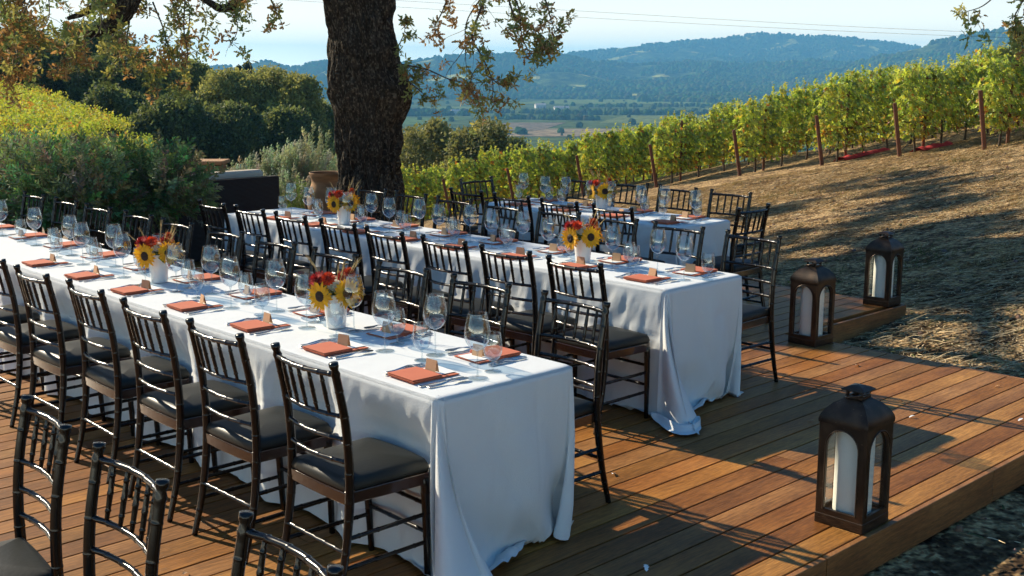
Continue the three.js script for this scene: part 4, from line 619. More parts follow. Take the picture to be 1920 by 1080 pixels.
  // right hanging boughs
  bough([[-0.17, 3.1, 13], [-0.35, 2.61, 13], [-0.44, 2.33, 13], [-0.32, 2.1, 13], [-0.21, 1.81, 13], [-0.27, 1.5, 13]], 0.016, 0.5, 0.75, 0.3, 0.3); bough([[-0.12, 3.1, 13], [0.06, 2.5, 13], [0.29, 2.38, 13], [0.44, 2.24, 13]], 0.014, 0.65, 0.95, 0.15, 0.3);
  bough([[0.05, 3.2, 13.1], [0.3, 2.9, 13], [0.42, 2.55, 13], [0.5, 2.3, 13]], 0.012, 0.65, 0.9, 0.15, 0.26); bough([[-0.3, 3.1, 13], [0.05, 2.7, 12.9], [0.12, 2.3, 12.9], [0.3, 2.02, 12.9]], 0.012, 0.6, 0.7, 0.3, 0.24); bough([[-0.58, 3.1, 13], [-0.76, 2.61, 13], [-0.85, 2.42, 13], [-0.79, 2.3, 13]], 0.01, 0.65, 0.8, 0.85, 0.16);
  bough([[-0.44, 2.33, 13], [-0.6, 2.1, 13], [-0.7, 1.98, 13]], 0.006, 0.15, 0.5, 0.3, 0.25, 0.9); bough([[-0.3, 2.1, 13], [-0.45, 1.9, 13], [-0.42, 1.7, 13], [-0.35, 1.58, 13]], 0.007, 0.7, 0.95, 0.35, 0.24); bough([[-0.25, 1.9, 13], [-0.1, 1.8, 13], [0.05, 1.9, 12.95]], 0.007, 0.65, 0.9, 0.2, 0.2); bough([[-0.3, 2.8, 13], [-0.5, 2.5, 13.1], [-0.52, 2.2, 13.1], [-0.5, 1.9, 13.1]], 0.009, 0.22, 0.7, 0.4, 0.3, 0.9);
  // shoots on the trunk
  bough([[-1.55, 2.05, 16.5], [-1.2, 1.99, 16.3], [-0.83, 1.84, 16.2], [-0.5, 1.8, 16.2], [-0.2, 1.85, 16.2]], 0.014, 0.55, 0.75, 0.15, 0.22); bough([[-1.55, 1.9, 16.5], [-1.35, 1.75, 16.3], [-1.15, 1.6, 16.3], [-1.0, 1.62, 16.2]], 0.01, 0.6, 0.85, 0.05, 0.2); bough([[-1.6, 2.3, 16.6], [-1.5, 2.5, 16.5], [-1.48, 2.7, 16.5]], 0.008, 0.6, 0.85, 0.05, 0.16, 0.1);
  // top right corner
  bough([[4.2, 3.0, 10], [4.08, 2.62, 10], [3.96, 2.5, 10], [3.8, 2.45, 10]], 0.01, 0.5, 0.6, 0.1, 0.22); bough([[4.4, 2.9, 10], [4.3, 2.55, 10], [4.24, 2.4, 10], [4.3, 2.25, 10]], 0.01, 0.6, 0.75, 0.1, 0.18);
  mesh('twigs', merge(twigs), twigMat, oak);
  // the rest of the crown above the frame
  // shade wanted at (x, z) on the ground -> a lobe of leaves up along the sun's ray at height h
  const lobes = [];
  const shadeLobe = (x, z, h, rad2, hh, n) => { const X = x + SUN.x / SUN.y * h, Z = z + SUN.z / SUN.y * h, [r, d] = RD(X, Z); lobes.push([r, h, d, rad2, hh, n]); };
  [[4.4, -0.75], [5.6, -0.8], [6.8, -0.8], [8.0, -0.95], [5.0, 0.3], [7.4, 0.3], [9.2, -1.5], [10.3, -2.3]].forEach(([x, z], i) => shadeLobe(x, z, 6.9 + (i % 3) * 0.4, 0.95, 0.28, 230));
  [[10.5, -4.7, 6.2, 1.25], [11.9, -5.4, 6.5, 1.4], [13.4, -6.4, 6.2, 1.4], [12.2, -3.6, 6.9, 1.2], [14.3, -5.0, 6.6, 1.4], [9.7, -6.3, 5.6, 0.8]].forEach(([x, z, h, q]) => shadeLobe(x, z, h, q, 0.45, 300 * q));
  [[10.3, -6.9, 6.0, 0.9], [11.5, -7.7, 6.2, 1.0], [12.9, -8.7, 6.0, 1.1], [17, -9, 6.4, 1.6], [20, -10, 6.8, 1.8], [14.5, -9.6, 6.0, 1.3], [22.5, -13, 6.4, 1.8], [18.6, -13.5, 6.2, 1.4]].forEach(([x, z, h, q]) => shadeLobe(x, z, h, q, 0.35, 130 * q));
  [[7.6, -6.8, 5.4, 0.9], [5.6, -5.2, 6.2, 0.7], [8.4, -5.4, 5.8, 0.6], [3.0, -4.6, 7.2, 0.6]].forEach(([x, z, h, q]) => shadeLobe(x, z, h, q, 0.25, 55));
  lobes.push([-1.5, 11, 18.6, 2.4, 1.4, 360], [1.2, 12.4, 19, 2.4, 1.4, 300]);
  for (const [r, h, d, rad2, hh, n] of lobes) for (let i = 0; i < n; i++) { const a = R() * 6.28, q = Math.cbrt(R()), z = R() * 2 - 1, k = Math.sqrt(1 - z * z) * q; const p = loc(W(r + Math.cos(a) * k * rad2, h + z * q * hh, d + Math.sin(a) * k * rad2)); if (fbm(p.x * 0.9 + 50, p.z * 0.9 + p.y * 0.6 + 50, 2, 461) < 0.44) continue; leaves.push({ p, s: 2.6 + R() * 1.0, e: [R() * 6, R() * 6, R() * 6], c: oakCol(R, 0.15) }); }
  inst('crown', oakCluster, oakLeafMat, leaves, oak);
}
// ------------------------------------------------------------------ generic foliage
function quadClump(seed, n, s, rad, flat = 1) { const R = rng(seed), gs = []; for (let i = 0; i < n; i++) { const g = new THREE.BufferGeometry(), L = s * (0.7 + R() * 0.6), w = L * (0.45 + R() * 0.25); g.setAttribute('position', new THREE.Float32BufferAttribute([0, 0, 0, w / 2, L * 0.1, L * 0.45, 0, 0, L, -w / 2, L * 0.1, L * 0.45], 3)); g.setAttribute('uv', new THREE.Float32BufferAttribute([0, 0, 1, 0, 1, 1, 0, 1], 2)); g.setIndex([0, 1, 3, 1, 2, 3]); g.computeVertexNormals(); g.rotateX(R() * 6.28); g.rotateY(R() * 6.28); g.rotateZ(R() * 6.28); const a = R() * 6.28, z = R() * 2 - 1, q = Math.cbrt(R()) * rad, k = Math.sqrt(1 - z * z) * q; g.translate(Math.cos(a) * k, z * q * flat, Math.sin(a) * k); gs.push(g); } return merge(gs); }
const clumpA = quadClump(21, 34, 0.30, 0.62), clumpB = quadClump(22, 30, 0.20, 0.5);
const treeLeaf = leafMat({ transmission: 0.42 });
function crownTree(name, label, cat, base, topY, rx, seed, col, group, lobesN = 9, n = 520, clump = clumpA, sc = 1.25, gap = 0.40) {
  const R = rng(seed), t = thing(name, label, cat, base, 0, group), H = topY - base.y, tr = Math.max(0.09, rx * 0.055), cb = H * 0.32, limbs = [];
  mesh('trunk', sweep([V(0, -0.3, 0), V(rx * 0.05 * (R() - 0.5), cb * 0.6, 0), V(rx * 0.1 * (R() - 0.5), cb * 1.3, rx * 0.1 * (R() - 0.5)), V(0, H * 0.7, 0)], [tr * 1.5, tr, tr * 0.8, tr * 0.3], 8), twigMat, t);
  const L = [], list = [];
  for (let i = 0; i < lobesN; i++) { const a = i / lobesN * 6.28 + R() * 0.8, k = i < 2 ? 0.15 : 0.45 + R() * 0.28; const c = V(Math.cos(a) * rx * k, lerp(cb, H, i < 2 ? 0.72 : 0.18 + R() * 0.5), Math.sin(a) * rx * k); L.push([c, rx * (0.36 + R() * 0.2), Math.min(H - c.y, (H - cb) * (0.26 + R() * 0.12))]); limbs.push(sweep([V(0, cb * (0.5 + R() * 0.5), 0), c.clone().multiplyScalar(0.5).setY(lerp(cb, c.y, 0.6)), c], [tr * 0.55, tr * 0.35, tr * 0.12], 6)); }
  mesh('limbs', merge(limbs), twigMat, t);
  for (let i = 0; i < n; i++) { const [c, r, h] = L[i % lobesN], a = R() * 6.28, z = R() * 1.6 - 0.6, k = Math.sqrt(Math.max(0, 1 - z * z)), q = 0.55 + 0.6 * Math.sqrt(R()); const p = V(c.x + Math.cos(a) * k * r * q, c.y + z * h * q, c.z + Math.sin(a) * k * r * q); if (p.y > H) p.y = H - R() * 0.3; if (fbm(p.x * 0.7 + seed, p.y * 0.9 + p.z * 0.7, 2, seed) < gap) continue; const m = 0.7 + R() * 0.6, w = R(); list.push({ p, s: sc * (0.75 + R() * 0.55), e: [R() * 6, R() * 6, R() * 6], c: C(lerp(col[0][0], col[1][0], w) * m, lerp(col[0][1], col[1][1], w) * m, lerp(col[0][2], col[1][2], w) * m) }); }
  inst('crown', clump, treeLeaf, list, t);
  return t;
}
const darkG = [[0.07, 0.10, 0.03], [0.24, 0.27, 0.07]], oliveG = [[0.18, 0.20, 0.05], [0.44, 0.42, 0.11]];
{
  const names = ['leftmost tall', 'broad dark', 'steep-sided', 'rounded', 'low spreading', 'pale-topped', 'open-crowned', 'wide-domed', 'small far', 'dense shady', 'loose bushy', 'leaning', 'short rounded'];
  const where = ['at the upper edge of the hillside vines', 'above the hillside vines', 'where the hillside treeline steps down', 'behind the hillside vines', 'in the gap of the treeline', 'below the far conifers', 'with bare limbs showing, left of the big trunk', 'next to the big trunk', 'half hidden by the big trunk', 'at the edge of the yellow vines', 'below the treeline at the vine edge', 'above the silver shrubs', 'right above the silver shrubs'];
  [[-50.2, 5.85, 120, 4.88], [-47.15, 6.82, 128, 5.61], [-39.3, 4.11, 116, 3.32], [-34.73, 2.18, 114, 3.26], [-34.4, 2.66, 124, 4.01], [-27.5, 1.56, 112, 3.31], [-23.85, 1.76, 114, 3.89], [-20.21, 1.06, 110, 2.84], [-19.75, -1.52, 118, 1.96], [-34.76, 0.24, 104, 2.69], [-28.52, -0.47, 98, 2.81], [-24.56, -1.4, 100, 2.59], [-20.72, -1.87, 104, 2.3]].forEach(([r, top, d, w], i) => {
    const b = W(r, groundY(r, d), d); crownTree('oak_tree', `${names[i]} oak ${where[i]}`, 'tree', b, top, w, 700 + i * 7, i === 6 || i === 7 || i === 5 ? oliveG : i < 3 || i > 8 ? darkG : [[0.11, 0.15, 0.04], [0.34, 0.35, 0.09]], undefined, 13, 2600, clumpA, 1.1, 0.40);
  });
  [[-6.61, -2.28, 92, 2.63, 'broad olive-green oak just right of the big trunk'], [-2.15, -2.0, 86, 2.46, 'olive-green oak with a pale dead branch above the vines'], [-4.63, -3.46, 98, 2.26, 'low oak between two broader oaks above the vines'], [-8.99, -3.6, 104, 1.63, 'narrow oak hugging the big trunk on the valley side'], [-0.26, -4.93, 115, 2.12, 'small dark oak above the vines beside the wooded knoll']].forEach(([r, top, d, w, label], i) => { crownTree('oak_tree', label, 'tree', W(r, groundY(r, d), d), top, w, 900 + i * 11, i === 4 ? darkG : [[0.16, 0.175, 0.05], [0.36, 0.33, 0.095]], undefined, 12, 1400, clumpA, 0.95, 0.38); });
  const pineMat = treeLeaf;
  [[-39.62, 1.21, 165], [-39.5, 2.28, 170], [-37.74, 2.75, 168]].forEach(([r, top, d], i) => {
    const b = W(r, -14, d), H = top - b.y, t = thing('conifer', ['short dark conifer on the treeline, left of its taller pair', 'dark conifer in the middle of three on the treeline', 'tallest dark conifer on the treeline'][i], 'tree', b), R = rng(33 + i), L = [];
    mesh('trunk', sweep([V(0, 0, 0), V(0, H * 0.97, 0)], [0.3, 0.04], 8), twigMat, t);
    for (let k = 0; k < 300; k++) { const u = Math.pow(R(), 0.7), a = R() * 6.28, rr = (1 - u) * 3 * (0.5 + R() * 0.6); L.push({ p: V(Math.cos(a) * rr, H * (0.3 + 0.7 * u), Math.sin(a) * rr), s: 0.9, e: [R() * 6, R() * 6, R() * 6], c: C(0.02 + R() * 0.015, 0.04 + R() * 0.02, 0.02) }); }
    inst('crown', clumpA, pineMat, L, t);
  });
}
// near shrubs
const sprig = (seed, n, L, lw, tl) => { const R = rng(seed), gs = []; for (let i = 0; i < n; i++) { const g = new THREE.BufferGeometry(), l = L * (0.7 + R() * 0.5), w = lw * (0.8 + R() * 0.4); g.setAttribute('position', new THREE.Float32BufferAttribute([0, 0, 0, w / 2, 0, l * 0.5, 0, -l * 0.05, l, -w / 2, 0, l * 0.5], 3)); g.setAttribute('uv', new THREE.Float32BufferAttribute([0, 0, 1, 0, 1, 1, 0, 1], 2)); g.setIndex([0, 1, 3, 1, 2, 3]); g.computeVertexNormals(); g.rotateZ((R() - 0.5) * 2); g.rotateX(-0.3 - R() * 0.7); g.rotateY(R() * 6.28); g.translate((R() - 0.5) * 0.02, i / n * tl, (R() - 0.5) * 0.02); gs.push(g); } gs.push(sweep([V(0, -0.02, 0), V(0, tl, 0)], [0.0025, 0.001], 4)); return merge(gs); };
const sprigA = sprig(61, 30, 0.045, 0.014, 0.26), sprigB = sprig(62, 34, 0.06, 0.012, 0.34);
const shrubLeaf = leafMat({ transmission: 0.42, roughness: 0.86 });
function shrub(name, label, base, w, h, seed, n, geo, col, group, upright = 0.5, stemH = 0.35, sc = 1) {
  const R = rng(seed), t = thing(name, label, 'shrub', base, 0, group), st = [], L = [];
  for (let i = 0; i < 9; i++) { const a = i / 9 * 6.28 + R(), e = V(Math.cos(a) * w * 0.3 * (0.5 + R()), h * (0.55 + R() * 0.25), Math.sin(a) * w * 0.3 * (0.5 + R())); st.push(sweep([V(Math.cos(a) * 0.06, -0.1, Math.sin(a) * 0.06), e.clone().multiplyScalar(0.4).setY(h * 0.3), e], [0.016, 0.011, 0.005], 6)); }
  mesh('stems', merge(st), twigMat, t);
  const lob = Array.from({ length: 8 }, (_, i) => { const a = i / 8 * 6.28 + R(); return [V(Math.cos(a) * w * 0.26, h * (stemH + (0.86 - stemH) * (0.3 + R() * 0.45)), Math.sin(a) * w * 0.26), w * (0.2 + R() * 0.1), h * (0.2 + R() * 0.1)]; });
  const q = new THREE.Quaternion();
  for (let i = 0; i < n; i++) { const [c, r, hh] = lob[i % 8], a = R() * 6.28, z = R() * 2 - 1, k = Math.sqrt(1 - z * z), u = 0.35 + 0.75 * Math.sqrt(R()); const o = V(Math.cos(a) * k * r * u, z * hh * u, Math.sin(a) * k * r * u), p = c.clone().add(o); if (p.y < h * stemH * 1.1 || fbm(p.x * 2.2 + seed, p.y * 2.2 + p.z * 2, 2, seed) < 0.36) continue; const dir = o.normalize().multiplyScalar(1 - upright).add(V((R() - 0.5) * 0.5, upright + (R() - 0.5) * 0.3, (R() - 0.5) * 0.5)).normalize(); q.setFromUnitVectors(V(0, 1, 0), dir); const m = 0.7 + R() * 0.6; L.push({ p: p.addScaledVector(dir, -0.1), s: sc * (0.75 + R() * 0.5), q: q.clone(), c: C(lerp(col[0][0], col[1][0], R()) * m, lerp(col[0][1], col[1][1], R()) * m, lerp(col[0][2], col[1][2], R()) * m) }); }
  inst('foliage', geo, shrubLeaf, L, t);
}
const shrubG = [[0.09, 0.145, 0.05], [0.26, 0.335, 0.13]], silverG = [[0.25, 0.29, 0.16], [0.42, 0.45, 0.28]];
[[-3.85, 10.9, 1.7, 1.2, 'multi-stemmed dark green shrub overhanging the black sofa'], [-4.75, 11.7, 1.8, 1.12, 'dark green shrub in the middle of the clump behind the longest table'], [-5.6, 11.2, 1.7, 1.1, 'dark green shrub at the far end of the longest table'], [-5.3, 13.2, 2.0, 1.1, 'taller grey-green shrub behind the clump by the longest table']].forEach(([r, d, w, h, label], i) => shrub('olive_shrub', label, W(r, i === 1 || i === 3 ? -0.03 : 0.0, d), w, h, 1200 + i, 2600, sprigA, shrubG, undefined, 0.35, 0.47, 1.25));
[[-5.9, 22, 0.3], [-5.3, 23, 0.46], [-4.75, 22.5, 0.60], [-4.25, 23, 0.62], [-3.75, 24, 0.30], [-5.0, 20.5, 0.05], [-4.4, 20.5, 0.1]].forEach(([r, d, top], i) => { const g = groundY(r, d); shrub('silver_shrub', ['silvery feathery shrub next to the stone pillar', 'silvery feathery shrub, second from the stone pillar', 'tall silvery shrub behind the sofa cushions', 'tall silvery shrub behind the end of the sofa', 'silvery shrub beside the big oak trunk', 'low silvery shrub right behind the sofa middle', 'low silvery shrub behind the sofa end by the urn'][i], W(r, g, d), 1.7, top - g + 0.15, 1300 + i, 2300, sprigB, silverG, undefined, 0.75, 0.1, 1.2); });
[[-3.5, 19.6], [-3.15, 19.9]].forEach(([r, d], i) => { const g = groundY(r, d); shrub('green_bush', ['bright green bush between the sofa and the urn', 'bright green bush right behind the urn'][i], W(r, g, d), 0.9, 0.12 - g, 1400 + i, 900, sprigA, [[0.12, 0.18, 0.03], [0.22, 0.28, 0.05]], undefined, 0.3, 0.05, 1.2); });
// ------------------------------------------------------------------ vineyard
const vineLeaf = (() => { const P = [[0, 0, 0]], n = 15; for (let i = 0; i <= n; i++) { const a = -2.6 + i / n * 5.2, r = 0.5 * (0.72 + 0.28 * Math.cos(a * 5)) * (1 - 0.08 * Math.abs(a)); P.push([Math.sin(a) * r, 0.06 * Math.cos(a * 2.5) - 0.09 * r, Math.cos(a) * r]); } const idx = []; for (let i = 1; i <= n; i++) idx.push(0, i, i + 1); const g = new THREE.BufferGeometry(); g.setAttribute('position', new THREE.Float32BufferAttribute(P.flat(), 3)); g.setAttribute('uv', new THREE.Float32BufferAttribute(P.map((p) => [p[0] + 0.5, p[2] + 0.5]).flat(), 2)); g.setIndex(idx); g.computeVertexNormals(); return g; })();
const vineMat = leafMat({ transmission: 0.48, roughness: 0.9 }), rust = std({ color: [0.15, 0.06, 0.036], roughness: 0.85, metalness: 0.2, bumpMap: soilBump, bumpScale: 0.003 }), vineBark = std({ color: [0.07, 0.05, 0.037], roughness: 1, bumpMap: barkTex, bumpScale: 0.01 }), hoseMat = std({ color: [0.02, 0.02, 0.02], roughness: 0.6 }), grapeMat = std({ color: [0.02, 0.02, 0.045], roughness: 0.5 });
const RDIR = [0.725, 0.688];                                                  // rows run along the deck boards' direction
{
  const R = rng(3131), QX = new THREE.Quaternion();
  const vine = (r, d, dens, tall0, label) => { const tall = tall0 + (R() - 0.5) * 0.36;
    const g = groundY(r, d), base = W(r, g, d), t = thing('grapevine', label, 'grapevine', base, 0, 'grapevines in the rows above the slope'), L = [], along = W(RDIR[0], 0, RDIR[1]).normalize(), ac = V(-along.z, 0, along.x);
    mesh('trunk', sweep([V(0, -0.05, 0), V((R() - 0.5) * 0.08, 0.3, (R() - 0.5) * 0.08), V((R() - 0.5) * 0.1, 0.62, (R() - 0.5) * 0.1), V(0, 0.82, 0)], [0.04, 0.03, 0.032, 0.038], 7), vineBark, t);
    mesh('cordon', sweep([along.clone().multiplyScalar(-0.75).setY(0.84), V(0, 0.82, 0), along.clone().multiplyScalar(0.75).setY(0.85)], [0.016, 0.026, 0.016], 6), vineBark, t);
    const gr = []; for (let b = 0; b < 3; b++) { const u = (R() - 0.5) * 1.3; for (let k = 0; k < 16; k++) { const s = new THREE.IcosahedronGeometry(0.014, 1), f = R(); s.translate(along.x * u + (R() - 0.5) * 0.07 * (1 - f), 0.78 - f * 0.16, along.z * u + (R() - 0.5) * 0.07 * (1 - f)); gr.push(s); } } mesh('grapes', merge(gr), grapeMat, t);
    for (let k = 0; k < dens; k++) {
      const u = (R() - 0.5) * 1.75, v = Math.pow(R(), 0.85), h = 0.4 + v * (0.18 + tall + 0.25 * (fbm(u * 2 + r * 3, d, 2, 51) - 0.5) * 2), wd = 0.42 * (0.6 + 0.6 * Math.sin(Math.PI * clamp(v * 0.9 + 0.1, 0, 1))) , a = (R() + R() - 1) * wd;
      const p = V(along.x * u + ac.x * a, h - Math.abs(a) * 0.35 * R(), along.z * u + ac.z * a); if (h > tall + 0.5 && R() < 0.35) continue;
      const n = ac.clone().multiplyScalar(a >= 0 ? 1 : -1).add(V((R() - 0.5) * 1.3, 0.35 + R() * 0.6, (R() - 0.5) * 1.3)).normalize(); QX.setFromUnitVectors(V(0, 1, 0), n); const q = QX.clone().multiply(new THREE.Quaternion().setFromAxisAngle(V(0, 1, 0), R() * 6.28));
      const y = R(), low = v < 0.35 ? 0.35 : 0.12, m = 0.45 + R() * 0.85; const c = y < low * 0.25 ? C(0.55 * m, 0.2 * m, 0.03) : y < low ? C(0.6 * m, 0.47 * m, 0.05) : y < 0.55 ? C(0.62 * m, 0.66 * m, 0.09) : C(0.30 * m, 0.42 * m, 0.06);
      L.push({ p, s: 0.14 + R() * 0.09, q, c });
    }
    for (let sHoot = 0; sHoot < 11; sHoot++) { const u = (R() - 0.5) * 1.6, hh = 0.08 + R() * 0.3; for (let k = 0; k < 5; k++) { QX.setFromEuler(new THREE.Euler(R() * 2 - 1, R() * 6, R() * 2 - 1)); L.push({ p: V(along.x * u, 0.6 + tall + hh * k / 5, along.z * u + (R() - 0.5) * 0.06), s: 0.11 + R() * 0.06, q: QX.clone(), c: C(0.40 + R() * 0.2, 0.48 + R() * 0.1, 0.07) }); } }
    inst('foliage', vineLeaf, vineMat, L, t);
  };
  const ends = [[13.6, 22.6], [12.55, 25.3], [11.4, 28], [10.3, 30.8], [8.97, 33.5], [7.1, 36], [4.8, 38.3], [2.5, 40.2], [0.1, 41.8], [-2.3, 43.2], [-4.7, 44.6], [-7.1, 46]];
  for (let i = 0; i < ends.length; i++) {
    const [r0, d0] = ends[i], nm = `${ORD[i]} vine row down the slope`;
    const n = i < 6 ? 8 : 9;
    for (let j = 0; j < n; j++) { const u = 0.8 + 1.45 * j; vine(r0 + RDIR[0] * u, d0 + RDIR[1] * u, j < 4 ? 1120 : 720, i < 6 ? 1.62 : 1.45, `leafy grapevine, ${ORD[j]} along its row, ${nm}`); }
    const g0 = groundY(r0, d0);
    const ep = thing('end_post', `rusty leaning end post, ${nm}`, 'post', W(r0, g0, d0), 0, 'vineyard end posts'), top = W(-0.27, 1.42, -0.16);
    mesh('post_shaft', sweep([V(0, -0.3, 0).addScaledVector(V(top.x, 0, top.z), -0.2), top], [0.058, 0.052], 10), rust, ep);
    const wr = []; for (const h of [0.75, 1.2]) wr.push(sweep([V(top.x * h / 1.42, h, top.z * h / 1.42), W(RDIR[0] * 5.4, h + groundY(r0 + RDIR[0] * 5.4, d0 + RDIR[1] * 5.4) - g0 + 0.1, RDIR[1] * 5.4)], [0.0025, 0.0025], 4)); mesh('trellis_wire', merge(wr), legMat, ep);
    for (const [q, u] of [[0, 1.25], [1, 7.2]]) { const r = r0 + RDIR[0] * u, d = d0 + RDIR[1] * u, lp = thing('line_post', `rusty trellis post with cross arms, ${q ? 'deep in the' : 'first in the'} ${nm}`, 'post', W(r, groundY(r, d), d), -YAW, 'vineyard line posts'); mesh('post_shaft', box(0.075, 2.15, 0.05, 0, 0.95, 0, 0.006), rust, lp); for (const h of [0.95, 1.48, 1.92]) mesh('cross_arm', box(0.34, 0.035, 0.03, 0, h, 0.045, 0.004), rust, lp); }
    const hz = [], N = 16; for (let k = 0; k <= N; k++) { const u = -0.1 + k * 0.75, r = r0 + RDIR[0] * u, d = d0 + RDIR[1] * u; hz.push(W(r, groundY(r, d) + (k === 0 ? 0.1 : 0.42) - 0.05 * (k % 2), d)); } tag(mesh('drip_hose', sweep(hz, hz.map(() => 0.011), 6), hoseMat), `black drip hose slung under the vines, ${nm}`, 'hose', 'drip hoses under the vines');
  }
  // red netting heaped at the foot of two rows
  const netM = std({ color: [0.55, 0.03, 0.035], roughness: 0.8, side: THREE.DoubleSide, bumpMap: soilBump, bumpScale: 0.03 });
  [[9.6, 34.0, 2.2], [10.9, 31.3, 1.4]].forEach(([r, d, L], i) => { const g = grid(40, 8, (a, b) => { const u = a * L, v = b * 2 - 1, rr = r + RDIR[0] * u - v * 0.16, dd = d + RDIR[1] * u * 0.6 + v * 0.12, p = W(rr, groundY(rr, dd) + 0.02 + 0.11 * (1 - v * v) * (0.5 + 0.8 * fbm(u * 5, v * 2, 3, 60 + i)), dd); return [p.x, p.y, p.z]; }); tag(mesh('red_netting', g, netM), ['heap of red bird netting at the foot of the vines, longer piece', 'shorter heap of red bird netting under the next vine row'][i], 'netting'); });
}
// hillside vineyard on the left, one mass of yellowing rows
{
  const R = rng(555), L = [];
  for (let row = -3; row < 40; row++) for (let k = 0; k < 460; k++) { const d = 30 + k * 0.215 + R() * 0.3, r = -8 - row * 1.9 + (d - 40) * -0.12 + (R() - 0.5) * 0.5; if (r > -0.2 * d - 1 || d > Math.max(44, 80 - 206 * (r / d + 0.44)) + 2) continue; const y = groundY(r, d), w = R(); L.push({ p: W(r, y + 0.75 + (R() - 0.5) * 0.5, d), s: 0.62 + R() * 0.25, e: [R() * 6, R() * 6, R() * 6], c: w < 0.06 ? C(0.6, 0.28, 0.05) : w < 0.5 ? C(0.66, 0.6, 0.06) : C(0.42 + R() * 0.12, 0.5 + R() * 0.1, 0.06) }); }
  tag(inst('hillside_vineyard', clumpB, leafMat({ transmission: 0.45, roughness: 0.9 }), L, scene, 'stuff'), 'yellow-green vine rows covering the hillside');
}
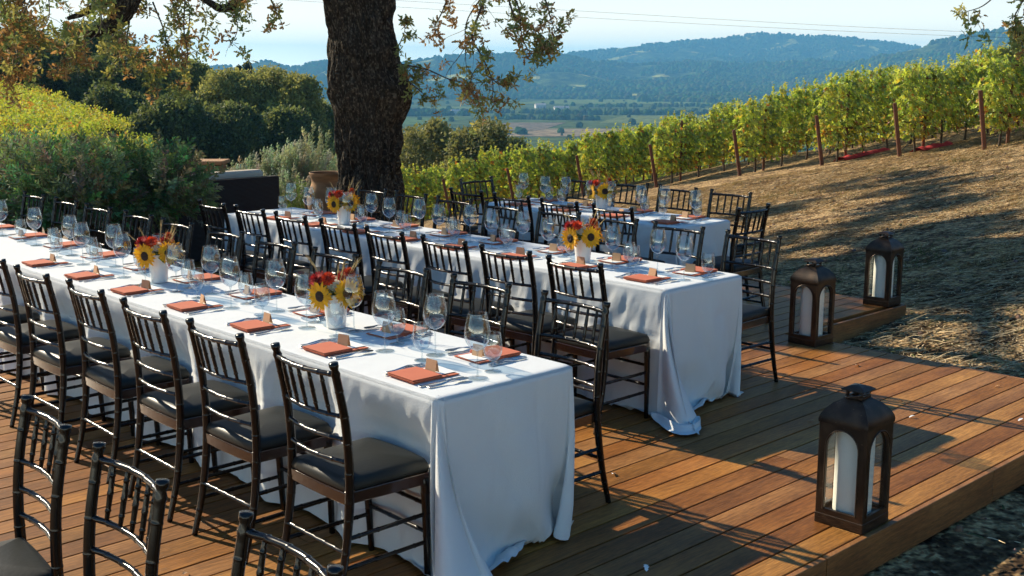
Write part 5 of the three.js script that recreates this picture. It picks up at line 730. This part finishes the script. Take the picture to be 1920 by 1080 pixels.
// ------------------------------------------------------------------ litter, dry grass, weeds
{
  const R = rng(818), blade = (() => { const g = grid(1, 3, (a, b) => [(a - 0.5) * 0.006 * (1 - b * 0.8), 0.25 * b * b * -0.08 + b * 0.02, b * 0.16]); return g; })();
  const L = [], T = [], G = [], S = [], q = new THREE.Quaternion(), onDeck = (x, z) => x < XR + 0.02 && z < ZF + 0.03 && x > XL || (x < XR2 + 0.03 && z < ZS + 0.03);
  const spot = () => { const d = 3.5 + Math.pow(R(), 0.75) * 29, r = (R() * 0.9 - 0.06) * d * 0.62 + 0.5, p = W(r, 0, d); return onDeck(p.x, p.z) ? null : [r, d, p]; };
  for (let i = 0; i < 150000; i++) { const s = spot(); if (!s) continue; const [r, d, p] = s, pat = fbm(r * 0.7, d * 0.7, 3, 821); if (pat < 0.36 && R() < 0.8 || p.z > ZF - 0.1 && p.x < 9.5 && R() < 0.95) continue; p.y = groundY(r, d) + 0.008; const k = 0.7 + R() * 0.6, w = R(); L.push({ p, s: V(1 + R() * 1.6, 1, 0.5 + R() * 0.9), e: [-0.1 - R() * 0.45, R() * 6.28, (R() - 0.5) * 0.6], c: w < 0.12 ? C(0.14 * k, 0.15 * k, 0.05 * k) : C(0.58 * k, 0.45 * k, 0.26 * k) }); }
  for (let i = 0; i < 3000; i++) { const s = spot(); if (!s) continue; const [r, d, p] = s; if (fbm(r * 0.5, d * 0.5, 3, 831) < 0.47 || p.z > ZF && p.x < 9.5) continue; const gy = groundY(r, d), green = fbm(r * 0.4 + 9, d * 0.4, 2, 841) > 0.58; for (let k = 0; k < 16; k++) { const x = p.x + (R() - 0.5) * 0.16, z = p.z + (R() - 0.5) * 0.16; G.push({ p: V(x, gy, z), s: V(1, 1, 0.5 + R() * 0.8), e: [-0.7 - R() * 0.8, R() * 6.28, 0], c: green ? C(0.10 + R() * 0.05, 0.15 + R() * 0.06, 0.04) : C(0.55, 0.44, 0.22) }); } }
  for (let i = 0; i < 4000; i++) { const s = spot(); if (!s) continue; const [r, d, p] = s; const z = 0.005 + Math.pow(R(), 4) * 0.026; p.y = groundY(r, d) + z * 0.2; S.push({ p, s: V(z, z * 0.7, z * (0.7 + R() * 0.5)), e: [R() * 6, R() * 6, R() * 6], c: C(0.14 + R() * 0.1, 0.10 + R() * 0.07, 0.07 + R() * 0.04) }); }
  const strawM = std({ roughness: 0.9, side: THREE.DoubleSide, specularIntensity: 0.3 });
  tag(inst('straw', blade, strawM, L, scene, 'stuff'), 'dry straw strewn over the slope'); tag(inst('dry_grass', blade, strawM, G, scene, 'stuff'), 'tufts of dry and green grass on the slope'); tag(inst('soil_clods', blobGeo(31, 1), std({ roughness: 1 }), S, scene, 'stuff'), 'small clods and stones on the bare soil');
  // two young green weeds by the deck edge
  [[6.62, -1.55, 0.16, 'taller green weed sprout on the shaded soil before the deck'], [6.72, -1.5, 0.11, 'shorter green weed sprout on the shaded soil before the deck']].forEach(([x, z, h, label], i) => { const [r, d] = RD(x, z), t = thing('weed_sprout', label, 'weed', V(x, groundY(r, d), z)), gs = []; mesh('stem', sweep([V(0, -0.02, 0), V(0.006, h * 0.5, 0), V(0, h, 0.004)], [0.003, 0.0025, 0.0015], 5), std({ color: [0.2, 0.24, 0.05] }), t); for (let k = 0; k < 7; k++) { const g = leafBlade(0.035, 0.014, [0.28, 0.33, 0.05], -0.1); g.rotateX(-0.7); g.rotateY(k * 2.4 + i); g.translate(0, h * (0.3 + k / 9), 0); gs.push(g); } mesh('leaves', mcol(gs), vpetal, t); });
  // fallen leaves on the deck
  const fl = lobedLeaf(0.05, 0.03, -0.3); for (let i = 0; i < 16; i++) { const x = [6.1, 6.35, 5.2, 4.1, 6.9, 5.9, 3.4, 7.9, 8.4, 4.6, 2.0, 1.7, 6.5, 5.6, 7.1, 4.3][i], z = [-3.05, -3.3, -2.9, -3.6, -3.9, -4.2, -2.8, -5.4, -6.0, -2.75, -4.0, -3.3, -2.6, -3.4, -3.0, -4.4][i]; const m = mesh('fallen_leaf', fl, i % 3 ? kraftMat : paperMat); m.position.set(x, 0.012, z); m.rotation.set((R() - 0.5) * 0.4, R() * 6, (R() - 0.5) * 0.4); m.scale.setScalar(0.6 + R() * 0.4); tag(m, i % 3 ? 'small dry brown leaf fallen on the deck boards' : 'small pale curled leaf fallen on the deck boards', 'leaf', i % 3 ? 'brown leaves on the deck' : 'pale leaves on the deck'); }
}
// power lines far across the slope
[[[-140, 19.5], [-25.8, 11.84], [5.75, 10.03], [59.2, 7.2], [150, 5]], [[-140, 18.4], [-25.8, 11.0], [5.76, 9.18], [59.2, 6.6], [150, 4.4]]].forEach((P, i) => { const cv = new THREE.CatmullRomCurve3(P.map(([r, y]) => W(r, y, 160))), q = cv.getPoints(60); tag(mesh('power_line', sweep(q, q.map(() => 0.016), 5), hoseMat), ['upper of two thin power lines crossing the sky', 'lower of two thin power lines crossing the sky'][i], 'power line'); });
scene.traverse((o) => { if (o.isMesh) o.castShadow = o.receiveShadow = true; });
renderer.render(scene, camera);
